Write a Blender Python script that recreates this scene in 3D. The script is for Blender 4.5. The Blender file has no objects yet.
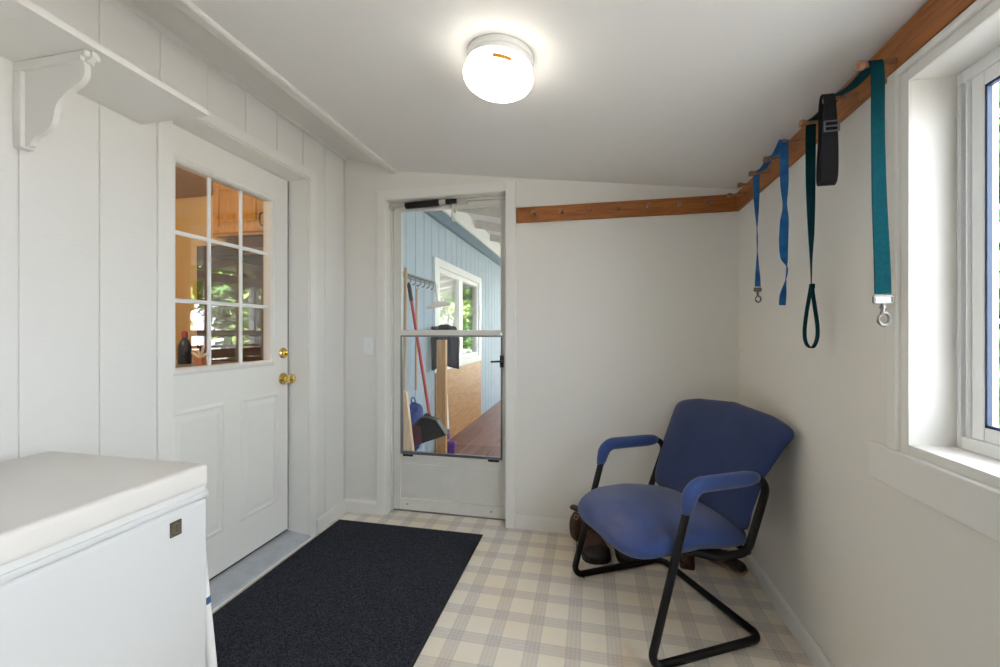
import bpy, bmesh, math, random
from mathutils import Vector, Matrix, Euler
random.seed(7)
C = bpy.context.scene.collection
SC = bpy.context.scene
PI = math.pi

# ------------------------------------------------------------------ materials
def mat(name, col, rough=.5, metal=0, var=0, vscale=20, vstretch=(1, 1, 1), bump=0, bscale=60, bstretch=None, spec=.5, sheen=0, col2=None, emit=None, estr=0):
    m = bpy.data.materials.new(name); m.use_nodes = True
    nt = m.node_tree; N = nt.nodes; L = nt.links
    b = N['Principled BSDF']
    b.inputs['Base Color'].default_value = (*col, 1)
    b.inputs['Roughness'].default_value = rough
    b.inputs['Metallic'].default_value = metal
    b.inputs['Specular IOR Level'].default_value = spec
    if sheen: b.inputs['Sheen Weight'].default_value = sheen
    if emit:
        b.inputs['Emission Color'].default_value = (*emit, 1); b.inputs['Emission Strength'].default_value = estr
    tc = N.new('ShaderNodeTexCoord')
    def mp(st):
        g = N.new('ShaderNodeMapping'); g.inputs['Scale'].default_value = st
        L.new(tc.outputs['Object'], g.inputs['Vector']); return g
    if var or col2:
        g = mp(vstretch)
        n = N.new('ShaderNodeTexNoise'); n.inputs['Scale'].default_value = vscale; n.inputs['Detail'].default_value = 5
        L.new(g.outputs[0], n.inputs['Vector'])
        r = N.new('ShaderNodeValToRGB')
        c2 = col2 or tuple(max(0, c * (1 - var)) for c in col)
        r.color_ramp.elements[0].position = .35; r.color_ramp.elements[1].position = .65
        r.color_ramp.elements[0].color = (*c2, 1); r.color_ramp.elements[1].color = (*col, 1)
        L.new(n.outputs['Fac'], r.inputs['Fac']); L.new(r.outputs['Color'], b.inputs['Base Color'])
    if bump:
        g = mp(bstretch or (1, 1, 1))
        n = N.new('ShaderNodeTexNoise'); n.inputs['Scale'].default_value = bscale; n.inputs['Detail'].default_value = 4
        L.new(g.outputs[0], n.inputs['Vector'])
        bp = N.new('ShaderNodeBump'); bp.inputs['Strength'].default_value = bump; bp.inputs['Distance'].default_value = .004
        L.new(n.outputs['Fac'], bp.inputs['Height']); L.new(bp.outputs['Normal'], b.inputs['Normal'])
    return m

def wood_mat(name, c1, c2, axis, scale=6, rough=.45, knots=True):
    m = bpy.data.materials.new(name); m.use_nodes = True
    nt = m.node_tree; N = nt.nodes; L = nt.links; b = N['Principled BSDF']; b.inputs['Roughness'].default_value = rough
    tc = N.new('ShaderNodeTexCoord'); g = N.new('ShaderNodeMapping')
    s = [12, 12, 12]; s[axis] = 1.0; g.inputs['Scale'].default_value = s
    L.new(tc.outputs['Object'], g.inputs['Vector'])
    n = N.new('ShaderNodeTexNoise'); n.inputs['Scale'].default_value = scale; n.inputs['Detail'].default_value = 6; n.inputs['Distortion'].default_value = 1.2
    L.new(g.outputs[0], n.inputs['Vector'])
    r = N.new('ShaderNodeValToRGB'); r.color_ramp.elements[0].position = .3; r.color_ramp.elements[1].position = .7
    r.color_ramp.elements[0].color = (*c1, 1); r.color_ramp.elements[1].color = (*c2, 1)
    L.new(n.outputs['Fac'], r.inputs['Fac'])
    out = r.outputs['Color']
    if knots:
        v = N.new('ShaderNodeTexVoronoi'); v.inputs['Scale'].default_value = 3.2
        L.new(tc.outputs['Object'], v.inputs['Vector'])
        kr = N.new('ShaderNodeValToRGB'); kr.color_ramp.elements[0].position = .03; kr.color_ramp.elements[1].position = .09
        kr.color_ramp.elements[0].color = (.35, .3, .3, 1); kr.color_ramp.elements[1].color = (1, 1, 1, 1)
        L.new(v.outputs['Distance'], kr.inputs['Fac'])
        mx = N.new('ShaderNodeMix'); mx.data_type = 'RGBA'; mx.blend_type = 'MULTIPLY'; mx.inputs[0].default_value = .8
        L.new(out, mx.inputs[6]); L.new(kr.outputs['Color'], mx.inputs[7]); out = mx.outputs[2]
    L.new(out, b.inputs['Base Color'])
    return m

def glass_mat(name, ior=1.5, tint=(1, 1, 1), boost=1.0):
    m = bpy.data.materials.new(name); m.use_nodes = True
    nt = m.node_tree; N = nt.nodes; L = nt.links
    N.remove(N['Principled BSDF']); o = N['Material Output']
    t = N.new('ShaderNodeBsdfTransparent'); t.inputs['Color'].default_value = (*tint, 1)
    g = N.new('ShaderNodeBsdfGlossy'); g.inputs['Roughness'].default_value = .0
    f = N.new('ShaderNodeLayerWeight'); f.inputs['Blend'].default_value = .5
    pw = N.new('ShaderNodeMath'); pw.operation = 'POWER'; pw.inputs[1].default_value = 4
    ma = N.new('ShaderNodeMath'); ma.operation = 'MULTIPLY_ADD'; ma.inputs[1].default_value = .95; ma.inputs[2].default_value = ((ior - 1) / (ior + 1)) ** 2
    mul = N.new('ShaderNodeMath'); mul.operation = 'MULTIPLY'; mul.inputs[1].default_value = boost; mul.use_clamp = True
    mx = N.new('ShaderNodeMixShader')
    L.new(f.outputs['Facing'], pw.inputs[0]); L.new(pw.outputs[0], ma.inputs[0]); L.new(ma.outputs[0], mul.inputs[0]); L.new(mul.outputs[0], mx.inputs['Fac']); L.new(t.outputs[0], mx.inputs[1]); L.new(g.outputs[0], mx.inputs[2]); L.new(mx.outputs[0], o.inputs['Surface'])
    return m

def floor_mat():
    m = bpy.data.materials.new('plaid vinyl'); m.use_nodes = True
    nt = m.node_tree; N = nt.nodes; L = nt.links; b = N['Principled BSDF']; b.inputs['Roughness'].default_value = .42
    tc = N.new('ShaderNodeTexCoord'); sp = N.new('ShaderNodeSeparateXYZ'); L.new(tc.outputs['Object'], sp.inputs[0])
    def M(op, a, bb=None, c=None):
        n = N.new('ShaderNodeMath'); n.operation = op
        for i, x in enumerate((a, bb, c)):
            if x is None: continue
            if isinstance(x, (int, float)): n.inputs[i].default_value = x
            else: L.new(x, n.inputs[i])
        return n.outputs[0]
    P = .1482
    def axis(o, x0):
        t = M('DIVIDE', M('SUBTRACT', o, x0), P)
        d = M('PINGPONG', t, .5)                       # 0 at cream centre, .5 at band centre
        band = M('GREATER_THAN', d, .312)
        e = M('MULTIPLY', M('SUBTRACT', d, .312), 1 / .188)   # 0..1 over the half band
        lines = M('GREATER_THAN', M('SINE', M('MULTIPLY', e, 11)), .1)
        return band, M('MULTIPLY', band, lines)
    bx, lx = axis(sp.outputs['X'], -.583); by, ly = axis(sp.outputs['Y'], 2.212)
    n = N.new('ShaderNodeTexNoise'); n.inputs['Scale'].default_value = 70; n.inputs['Detail'].default_value = 3
    n2 = N.new('ShaderNodeTexNoise'); n2.inputs['Scale'].default_value = 3; n2.inputs['Detail'].default_value = 3
    L.new(tc.outputs['Object'], n.inputs['Vector']); L.new(tc.outputs['Object'], n2.inputs['Vector'])
    amt = M('ADD', M('ADD', M('ADD', M('MULTIPLY', M('MAXIMUM', bx, by), .30), M('MULTIPLY', M('MINIMUM', bx, by), .17)), M('MULTIPLY', M('ADD', lx, ly), .10)), M('MULTIPLY', M('SUBTRACT', n.outputs['Fac'], .5), .24))
    r = N.new('ShaderNodeValToRGB')
    r.color_ramp.elements[0].position = 0; r.color_ramp.elements[0].color = (.85, .80, .71, 1)
    r.color_ramp.elements[1].position = 1; r.color_ramp.elements[1].color = (.42, .385, .405, 1)
    L.new(amt, r.inputs['Fac'])
    # worn, slightly yellowed patches
    r2 = N.new('ShaderNodeValToRGB'); r2.color_ramp.elements[0].position = .35; r2.color_ramp.elements[1].position = .7
    r2.color_ramp.elements[0].color = (1, 1, 1, 1); r2.color_ramp.elements[1].color = (1, .93, .83, 1)
    L.new(n2.outputs['Fac'], r2.inputs['Fac'])
    mx = N.new('ShaderNodeMix'); mx.data_type = 'RGBA'; mx.blend_type = 'MULTIPLY'; mx.inputs[0].default_value = 1
    L.new(r.outputs['Color'], mx.inputs[6]); L.new(r2.outputs['Color'], mx.inputs[7])
    # rust coloured stain near the chair foot
    dx = M('MULTIPLY', M('SUBTRACT', sp.outputs['X'], .125), 1.0); dy = M('MULTIPLY', M('SUBTRACT', sp.outputs['Y'], 1.555), .55)
    dist = M('SQRT', M('ADD', M('MULTIPLY', dx, dx), M('MULTIPLY', dy, dy)))
    n3 = N.new('ShaderNodeTexNoise'); n3.inputs['Scale'].default_value = 30; L.new(tc.outputs['Object'], n3.inputs['Vector'])
    st = M('SUBTRACT', .5, M('DIVIDE', M('ADD', dist, M('MULTIPLY', M('SUBTRACT', n3.outputs['Fac'], .5), .03)), .11))
    stc = N.new('ShaderNodeMath'); stc.operation = 'MULTIPLY'; stc.inputs[1].default_value = 1.0; stc.use_clamp = True; L.new(st, stc.inputs[0])
    mx2 = N.new('ShaderNodeMix'); mx2.data_type = 'RGBA'; mx2.inputs[7].default_value = (.55, .36, .14, 1)
    L.new(stc.outputs[0], mx2.inputs[0]); L.new(mx.outputs[2], mx2.inputs[6])
    L.new(mx2.outputs[2], b.inputs['Base Color'])
    bp = N.new('ShaderNodeBump'); bp.inputs['Strength'].default_value = .06; bp.inputs['Distance'].default_value = .002
    L.new(n.outputs['Fac'], bp.inputs['Height']); L.new(bp.outputs['Normal'], b.inputs['Normal'])
    return m

def fabric_mat(name, c, wear=None):
    m = mat(name, c, rough=.95, var=.18, vscale=9, bump=.35, bscale=500, spec=.15, sheen=.3)
    if wear:
        nt = m.node_tree; N = nt.nodes; L = nt.links; b = N['Principled BSDF']
        src = b.inputs['Base Color'].links[0].from_socket
        tc = N.new('ShaderNodeTexCoord')
        out = src
        for (p, rad, colr, amt) in wear:
            g = N.new('ShaderNodeMapping'); g.inputs['Location'].default_value = tuple(-x for x in p)
            L.new(tc.outputs['Object'], g.inputs['Vector'])
            sc = N.new('ShaderNodeMapping'); sc.inputs['Scale'].default_value = tuple(1 / r for r in rad); L.new(g.outputs[0], sc.inputs['Vector'])
            n = N.new('ShaderNodeTexNoise'); n.inputs['Scale'].default_value = 2.2
            L.new(sc.outputs[0], n.inputs['Vector'])
            ln = N.new('ShaderNodeVectorMath'); ln.operation = 'LENGTH'; L.new(sc.outputs[0], ln.inputs[0])
            ad = N.new('ShaderNodeMath'); ad.operation = 'ADD'; L.new(ln.outputs['Value'], ad.inputs[0]); L.new(n.outputs['Fac'], ad.inputs[1])
            r = N.new('ShaderNodeMapRange'); r.inputs[1].default_value = .6; r.inputs[2].default_value = 1.5; r.inputs[3].default_value = amt; r.inputs[4].default_value = 0
            L.new(ad.outputs[0], r.inputs[0])
            mx = N.new('ShaderNodeMix'); mx.data_type = 'RGBA'; mx.inputs[7].default_value = (*colr, 1)
            L.new(r.outputs[0], mx.inputs[0]); L.new(out, mx.inputs[6]); out = mx.outputs[2]
        L.new(out, b.inputs['Base Color'])
    return m

def rug_mat():
    m = mat('navy loop pile', (.055, .059, .077), rough=.95, col2=(.013, .014, .020), vscale=170, bump=1, bscale=260, spec=.1)
    return m

MT = {}
MT['wall_white'] = mat('white painted boards', (.785, .775, .75), .45, bump=.3, bscale=26, bstretch=(1, 1, 6))
MT['wall_grey'] = mat('off white painted drywall', (.795, .775, .735), .55, bump=.05, bscale=90)
MT['ceiling'] = mat('ceiling paint', (.85, .845, .83), .6, bump=.05, bscale=70)
MT['trim'] = mat('white trim paint', (.82, .81, .78), .4, bump=.02)
MT['door'] = mat('white door paint', (.84, .83, .80), .38, bump=.03, bscale=40)
MT['alu'] = mat('white enamelled aluminium', (.74, .73, .69), .35, var=.06, vscale=8)
MT['vinyl'] = mat('white window vinyl', (.84, .85, .86), .3)
MT['floor'] = floor_mat()
MT['rug'] = rug_mat()
MT['rug_edge'] = mat('black rubber rug edge', (.012, .013, .018), .7, bump=.1)
MT['rail'] = wood_mat('orange stained pine', (.25, .075, .013), (.44, .155, .029), 0)
MT['rail_y'] = wood_mat('orange stained pine lengthwise', (.25, .075, .013), (.44, .155, .029), 1)
MT['peg'] = mat('varnished peg wood', (.34, .17, .085), .4, var=.2, vscale=60)
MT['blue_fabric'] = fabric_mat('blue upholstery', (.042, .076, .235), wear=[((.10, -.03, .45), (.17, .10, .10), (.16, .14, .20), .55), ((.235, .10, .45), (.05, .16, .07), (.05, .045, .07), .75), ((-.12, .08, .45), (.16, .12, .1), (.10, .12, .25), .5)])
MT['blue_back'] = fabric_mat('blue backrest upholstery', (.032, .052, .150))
MT['black_tube'] = mat('black powder coated steel', (.004, .004, .005), .4, bump=.02, spec=.3)
MT['black_plastic'] = mat('black plastic', (.015, .015, .016), .4)
MT['freezer'] = mat('white enamel', (.65, .65, .645), .28, bump=.02, bscale=30)
MT['freezer_lid'] = mat('warm white enamel lid', (.72, .69, .65), .3, bump=.02, bscale=30)
MT['gasket'] = mat('grey gasket', (.66, .66, .64), .7)
MT['badge'] = mat('bronze badge', (.16, .135, .10), .4, metal=.4, var=.3, vscale=200)
MT['badge_mark'] = mat('brass badge mark', (.26, .22, .14), .35, metal=.5)
MT['brass'] = mat('polished brass', (.78, .58, .20), .18, metal=1)
MT['chrome'] = mat('satin nickel', (.20, .195, .19), .42, metal=1)
MT['bright_steel'] = mat('bright zinc', (.62, .61, .58), .4, metal=.6)
MT['lampbase'] = mat('white lamp base', (.80, .80, .78), .4)
MT['globe'] = mat('lit opal glass', (.9, .88, .83), .3, emit=(1, .93, .82), estr=4.2)
MT['sticker'] = mat('amber sticker', (.75, .36, .02), .5)
MT['teal'] = mat('teal nylon webbing', (.0, .046, .060), .85, var=.25, vscale=90, bump=.4, bscale=400, spec=.1)
MT['navy'] = mat('black nylon webbing', (.010, .010, .014), .85, var=.3, vscale=90, bump=.4, bscale=400)
MT['royal'] = mat('blue nylon webbing', (.018, .095, .33), .85, col2=(.035, .17, .40), vscale=30, bump=.4, bscale=400, spec=.1)
MT['thr'] = mat('grey painted threshold', (.50, .53, .58), .5, var=.15, vscale=14)
MT['brown_leather'] = mat('worn brown leather', (.085, .038, .022), .65, var=.5, vscale=22, bump=.3, bscale=60)
MT['dark_leather'] = mat('dark scuffed leather', (.028, .024, .022), .6, var=.4, vscale=22, bump=.3, bscale=60)
MT['sole'] = mat('black rubber sole', (.015, .014, .014), .8, bump=.3, bscale=90)
MT['tan_sole'] = mat('tan sole', (.36, .22, .15), .8, var=.3, vscale=40)
MT['lace'] = mat('dark lace', (.03, .025, .02), .8)
MT['glass'] = glass_mat('clear glass', 1.5, boost=1.0)
MT['door_glass'] = glass_mat('door glass', 1.5, boost=2.0)
MT['black_gasket'] = mat('dark blue glazing seal', (.02, .05, .12), .5)
MT['kit_wall'] = mat('tan kitchen wall', (.66, .47, .22), .7, bump=.03)
MT['kit_ceil'] = mat('kitchen ceiling', (.40, .28, .18), .7, bump=.05)  # brown of the warm, dim kitchen light put into the base colour
MT['oak'] = wood_mat('golden oak', (.34, .155, .025), (.52, .27, .06), 2, scale=5, knots=False)
MT['kit_floor'] = mat('kitchen floor', (.35, .22, .12), .6, var=.2)
MT['counter'] = mat('grey counter', (.28, .26, .25), .4, var=.2, vscale=60)
MT['hood'] = mat('dark metal hood', (.06, .05, .05), .3, metal=.6)
MT['bottle'] = mat('dark blue bottle plastic', (.02, .035, .07), .3)
MT['red'] = mat('red plastic', (.42, .03, .03), .4)
MT['orange'] = mat('orange glaze', (.65, .22, .03), .4)
MT['white_pot'] = mat('white ceramic', (.8, .8, .8), .4)
MT['siding'] = mat('light blue siding paint', (.38, .475, .585), .65, var=.06, vscale=10, bump=.12, bscale=30, bstretch=(1, 1, .1))
MT['blue_trim'] = mat('slate blue board paint', (.125, .20, .275), .6, var=.08, vscale=10)
MT['ext_white'] = mat('exterior white paint', (.80, .82, .84), .5, var=.04)
MT['rafter'] = mat('weathered white rafter', (.58, .55, .51), .6, var=.12, vscale=12)
MT['roofdeck'] = mat('pale blue white roof boards', (.86, .88, .92), .6, var=.05)
MT['deck'] = mat('red brown deck stain', (.235, .095, .068), .6, var=.3, vscale=14, vstretch=(1, .15, 1), bump=.1)
MT['plywood'] = wood_mat('plywood', (.34, .15, .045), (.52, .28, .11), 1, scale=4, knots=True)
MT['lumber'] = wood_mat('pine lumber', (.44, .24, .10), (.60, .38, .19), 2, scale=4)
MT['offcut'] = wood_mat('pale pine board', (.66, .46, .30), (.80, .62, .44), 2, scale=4)
MT['handle_wood'] = wood_mat('wooden handle', (.42, .28, .17), (.55, .40, .27), 2, scale=3, knots=False)
MT['pan_black'] = mat('black dustpan plastic', (.013, .017, .020), .45)
MT['maroon'] = mat('maroon plastic', (.16, .03, .05), .5)
MT['jacket'] = mat('charcoal jacket cloth', (.022, .024, .034), .9, var=.3, bump=.5, bscale=40)
MT['bluebag'] = mat('blue tarp', (.03, .06, .28), .5, var=.4, vscale=30, bump=.6, bscale=30)
MT['purple'] = mat('purple plastic', (.17, .07, .34), .5, var=.2)
MT['bristle'] = mat('straw bristles', (.45, .30, .12), .9, var=.3, bump=.6, bscale=200)
MT['steel'] = mat('dull steel', (.25, .27, .29), .4, metal=.9)
MT['cream_plastic'] = mat('cream plastic', (.78, .74, .66), .4)
MT['blind'] = mat('pale curtain', (.78, .79, .76), .8, bump=.1)
MT['dark_room'] = mat('room wall beyond the porch window', (.22, .25, .26), .8)
MT['fence'] = mat('brown fence boards', (.26, .15, .095), .7, var=.3, vscale=10, vstretch=(1, .1, 1))
MT['bark'] = mat('bark', (.10, .07, .05), .9, var=.4, bump=.8, bscale=30)
MT['leaf'] = mat('green leaves', (.16, .30, .07), .6, col2=(.06, .15, .03), vscale=3)
MT['leaf2'] = mat('yellow green leaves', (.34, .42, .14), .6, col2=(.14, .24, .06), vscale=3)
MT['ground'] = mat('gravel yard', (.33, .32, .31), .9, var=.4, vscale=4, bump=.6, bscale=60)
MT['shingle'] = mat('grey shingle', (.2, .2, .2), .9, var=.3)
MT['mop_white'] = mat('white painted pole', (.80, .79, .77), .35)
MT['blue_tape'] = mat('blue tape', (.03, .09, .20), .5)

# ------------------------------------------------------------------ mesh helpers
def B(): return bmesh.new()
def box(bm, x0, x1, y0, y1, z0, z1, bev=0, seg=2):
    vs = [bm.verts.new((x, y, z)) for x in (x0, x1) for y in (y0, y1) for z in (z0, z1)]
    fs = [(0, 1, 3, 2), (4, 6, 7, 5), (0, 4, 5, 1), (2, 3, 7, 6), (0, 2, 6, 4), (1, 5, 7, 3)]
    faces = [bm.faces.new([vs[i] for i in f]) for f in fs]
    if bev:
        es = list({e for f in faces for e in f.edges})
        bmesh.ops.bevel(bm, geom=es, offset=bev, segments=seg, profile=.5, affect='EDGES')
def hexa(bm, pts):
    """8 points: bottom 4 ring then top 4 ring"""
    v = [bm.verts.new(p) for p in pts]
    for f in ((3, 2, 1, 0), (4, 5, 6, 7), (0, 1, 5, 4), (1, 2, 6, 5), (2, 3, 7, 6), (3, 0, 4, 7)): bm.faces.new([v[i] for i in f])
def prism(bm, poly, fn, a, b):
    """poly of 2D points extruded; fn(u, v, w) -> 3D"""
    n = len(poly)
    r0 = [bm.verts.new(fn(u, v, a)) for u, v in poly]; r1 = [bm.verts.new(fn(u, v, b)) for u, v in poly]
    bm.faces.new(r0[::-1]); bm.faces.new(r1)
    for i in range(n): bm.faces.new((r0[i], r0[(i + 1) % n], r1[(i + 1) % n], r1[i]))
def fillet(pts, rad, seg=6):
    """round the corners of a polyline; rad a number or a list per corner"""
    out = [Vector(pts[0])]
    for i in range(1, len(pts) - 1):
        p0, p, p1 = Vector(pts[i - 1]), Vector(pts[i]), Vector(pts[i + 1])
        r = rad[i - 1] if isinstance(rad, (list, tuple)) else rad
        d0 = (p0 - p).normalized(); d1 = (p1 - p).normalized()
        ang = d0.angle(d1)
        if r <= 0 or ang > PI - .02: out.append(p); continue
        t = min(r / math.tan(ang / 2), (p0 - p).length * .49, (p1 - p).length * .49)
        rr = t * math.tan(ang / 2)
        a = p + d0 * t; b = p + d1 * t
        c = p + (d0 + d1).normalized() * (rr / math.sin(ang / 2))
        va, vb = a - c, b - c; th = va.angle(vb)
        for k in range(seg + 1):
            f = k / seg
            s = (math.sin((1 - f) * th) * va + math.sin(f * th) * vb) / math.sin(th) if th > 1e-4 else va
            out.append(c + s)
    out.append(Vector(pts[-1])); return out
def tube(bm, pts, r, n=12, caps=True, r2=None, up=None):
    """r radius (number or list); r2 optional second radius for elliptical section along the frame's normal"""
    pts = [Vector(p) for p in pts]; m = len(pts)
    R = r if isinstance(r, (list, tuple)) else [r] * m
    R2 = R if r2 is None else (r2 if isinstance(r2, (list, tuple)) else [r2] * m)
    rings = []; nrm = None
    for i, p in enumerate(pts):
        t = (pts[min(i + 1, m - 1)] - pts[max(i - 1, 0)]).normalized()
        if nrm is None:
            u = Vector(up) if up else (Vector((0, 0, 1)) if abs(t.z) < .9 else Vector((1, 0, 0)))
            nrm = (u - t * u.dot(t)).normalized()
        else: nrm = (nrm - t * nrm.dot(t)).normalized()
        bi = t.cross(nrm)
        rings.append([bm.verts.new(p + bi * (math.cos(2 * PI * k / n) * R[i]) + nrm * (math.sin(2 * PI * k / n) * R2[i])) for k in range(n)])
    for a, b in zip(rings, rings[1:]):
        for k in range(n): bm.faces.new((a[k], a[(k + 1) % n], b[(k + 1) % n], b[k]))
    if caps: bm.faces.new(rings[0][::-1]); bm.faces.new(rings[-1])
def lathe(bm, prof, M=Matrix(), n=32):
    """prof list of (r, z)"""
    rings = []
    for r, z in prof:
        if r < 1e-5: rings.append([bm.verts.new(M @ Vector((0, 0, z)))])
        else: rings.append([bm.verts.new(M @ Vector((r * math.cos(2 * PI * k / n), r * math.sin(2 * PI * k / n), z))) for k in range(n)])
    for a, b in zip(rings, rings[1:]):
        for k in range(n):
            q = (k + 1) % n
            if len(a) == 1 and len(b) == 1: continue
            if len(a) == 1: bm.faces.new((a[0], b[q], b[k]))
            elif len(b) == 1: bm.faces.new((a[k], a[q], b[0]))
            else: bm.faces.new((a[k], a[q], b[q], b[k]))
    for rr, rev in ((rings[0], True), (rings[-1], False)):
        if len(rr) > 1: bm.faces.new(rr[::-1] if rev else rr)
def ribbon(bm, rows, th=.003):
    """rows of (centre, width vector); a strap of real thickness"""
    n = len(rows); R = []
    for i, (c, w) in enumerate(rows):
        c = Vector(c); w = Vector(w)
        t = (Vector(rows[min(i + 1, n - 1)][0]) - Vector(rows[max(i - 1, 0)][0])).normalized()
        nn = t.cross(w).normalized() * (th / 2)
        R.append([bm.verts.new(c - w / 2 - nn), bm.verts.new(c + w / 2 - nn), bm.verts.new(c + w / 2 + nn), bm.verts.new(c - w / 2 + nn)])
    for a, b in zip(R, R[1:]):
        for k in range(4): bm.faces.new((a[k], a[(k + 1) % 4], b[(k + 1) % 4], b[k]))
    bm.faces.new(R[0][::-1]); bm.faces.new(R[-1])
def catmull(keys, per=8):
    """smooth interpolation of tuples"""
    out = []; n = len(keys)
    for i in range(n - 1):
        p0, p1, p2, p3 = keys[max(i - 1, 0)], keys[i], keys[i + 1], keys[min(i + 2, n - 1)]
        for k in range(per):
            t = k / per
            out.append(tuple(.5 * (2 * b + (-a + c) * t + (2 * a - 5 * b + 4 * c - d) * t * t + (-a + 3 * b - 3 * c + d) * t ** 3) for a, b, c, d in zip(p0, p1, p2, p3)))
    out.append(tuple(keys[-1])); return out
def cushion(bm, fn, T, n=64, rings=14, ex=5.0):
    """pillow over a superelliptic outline; fn(x, y, h) -> 3D with x, y in -1..1"""
    def pt(rho, th, h):
        c, s = math.cos(th), math.sin(th)
        return fn(rho * math.copysign(abs(c) ** (2 / ex), c), rho * math.copysign(abs(s) ** (2 / ex), s), h)
    for side in (1, -1):
        prev = None
        ctr = bm.verts.new(fn(0, 0, side * T))
        for j in range(1, rings + 1):
            rho = math.sin(j / rings * PI / 2)
            h = side * T * max(0, 1 - rho ** 6) ** .5
            if j == rings:
                if side == 1: edge = [bm.verts.new(pt(1, 2 * PI * k / n, 0)) for k in range(n)]
                ring = edge
            else: ring = [bm.verts.new(pt(rho, 2 * PI * k / n, h)) for k in range(n)]
            for k in range(n):
                q = (k + 1) % n
                f = (ctr, ring[k], ring[q]) if prev is None else (prev[k], ring[k], ring[q], prev[q])
                bm.faces.new(f if side == 1 else f[::-1])
            prev = ring
def loft(bm, secs):
    """secs: list of rings (equal length lists of points)"""
    R = [[bm.verts.new(p) for p in s] for s in secs]; n = len(R[0])
    for a, b in zip(R, R[1:]):
        for k in range(n): bm.faces.new((a[k], a[(k + 1) % n], b[(k + 1) % n], b[k]))
    bm.faces.new(R[0][::-1]); bm.faces.new(R[-1])

# ------------------------------------------------------------------ object helpers
def obj(name, bm, m, parent=None, smooth=False, **props):
    if parent is not None:
        inv = parent.matrix_basis.inverted()
        q = parent
        while q.parent is not None:
            q = q.parent; inv = inv @ q.matrix_basis.inverted() if False else (parent.matrix_basis.inverted() @ q.matrix_basis.inverted())
        bmesh.ops.transform(bm, matrix=inv, verts=bm.verts)
    bmesh.ops.recalc_face_normals(bm, faces=bm.faces)
    me = bpy.data.meshes.new(name); bm.to_mesh(me); bm.free()
    me.materials.append(MT[m] if isinstance(m, str) else m)
    o = bpy.data.objects.new(name, me); C.objects.link(o)
    if parent is not None: o.parent = parent
    if smooth:
        for p in me.polygons: p.use_smooth = True
        if smooth != 'all':
            try: me.set_sharp_from_angle(angle=math.radians(40))
            except Exception: pass
    for k, v in props.items(): o[k] = v
    return o
def thing(name, label, cat, loc=(0, 0, 0), rotz=0, group=None):
    o = bpy.data.objects.new(name, None); C.objects.link(o)
    o.location = loc; o.rotation_euler = (0, 0, rotz); o.empty_display_size = .05
    o.matrix_basis = Matrix.Translation(loc) @ Matrix.Rotation(rotz, 4, 'Z')
    o['label'] = label; o['category'] = cat
    if group: o['group'] = group
    return o
def tag(o, label, cat, group=None):
    o['label'] = label; o['category'] = cat
    if group: o['group'] = group
    return o
def struct(name, bm, m, parent=None, smooth=False):
    o = obj(name, bm, m, parent, smooth)
    if parent is None: o['kind'] = 'structure'
    return o
def sempty(name, loc=(0, 0, 0)):
    o = bpy.data.objects.new(name, None); C.objects.link(o); o.location = loc; o.matrix_basis = Matrix.Translation(loc); o['kind'] = 'structure'
    return o

# ------------------------------------------------------------------ room dimensions
XL, XR, YB, YR = -1.565, .77, 2.46, -1.4
XD = -1.69                                   # face of the panelled door
def cz(x): return 2.018 - .13 * (x - .05)    # sloping ceiling

# floor
bm = B(); box(bm, XL, XR, YR, YB + .10, -.06, 0); struct('floor', bm, 'floor')

# left wall: grooved vertical boards with a doorway
D0, D1, DZ = 1.30, 2.10, 2.035
GR = [-1.4 + 0] + [round(.862 + .198 * k, 4) for k in range(-11, 9)] + [YB]
GR = sorted(g for g in set(GR) if -1.4 <= g <= YB)
bm = B()
for y0, y1, z0, z1 in ((YR, D0, 0, 2.45), (D1, YB + .12, 0, 2.45), (D0, D1, DZ, 2.45)):
    box(bm, -1.74, XL - .005, y0, y1, z0, z1)
for a, b in zip(GR, GR[1:]):
    a += .0025; b -= .0025
    if b <= D0 or a >= D1: box(bm, XL - .0055, XL, a, b, 0, 2.44, .0015, 1)
    else:
        if a < D0 - .004: box(bm, XL - .0055, XL, a, D0, 0, DZ, .0005, 1)
        if b > D1 + .004: box(bm, XL - .0055, XL, D1, b, 0, DZ, .0005, 1)
        box(bm, XL - .0055, XL, a, b, DZ, 2.44, .0015, 1)
struct('wall_left', bm, 'wall_white')
# back wall with the storm door opening
S0, S1, SZ = -1.275, -.497, 2.0
bm = B()
box(bm, XL, S0, YB, YB + .12, 0, 2.5); box(bm, S1, XR + .13, YB, YB + .12, 0, 2.5); box(bm, S0, S1, YB, YB + .12, SZ, 2.5)
struct('wall_back', bm, 'wall_grey')
# right wall with window opening
W0, W1, WZ0, WZ1 = -.45, 1.225, .89, 1.787
bm = B()
box(bm, XR, XR + .13, YR, W0, 0, 2.4); box(bm, XR, XR + .13, W1, YB, 0, 2.4); box(bm, XR, XR + .13, W0, W1, 0, WZ0); box(bm, XR, XR + .13, W0, W1, WZ1, 2.4)
struct('wall_right', bm, 'wall_grey')
# rear wall behind the viewpoint
bm = B(); box(bm, -1.74, XR + .13, YR - .12, YR, 0, 2.5); struct('wall_rear', bm, 'wall_grey')
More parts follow.
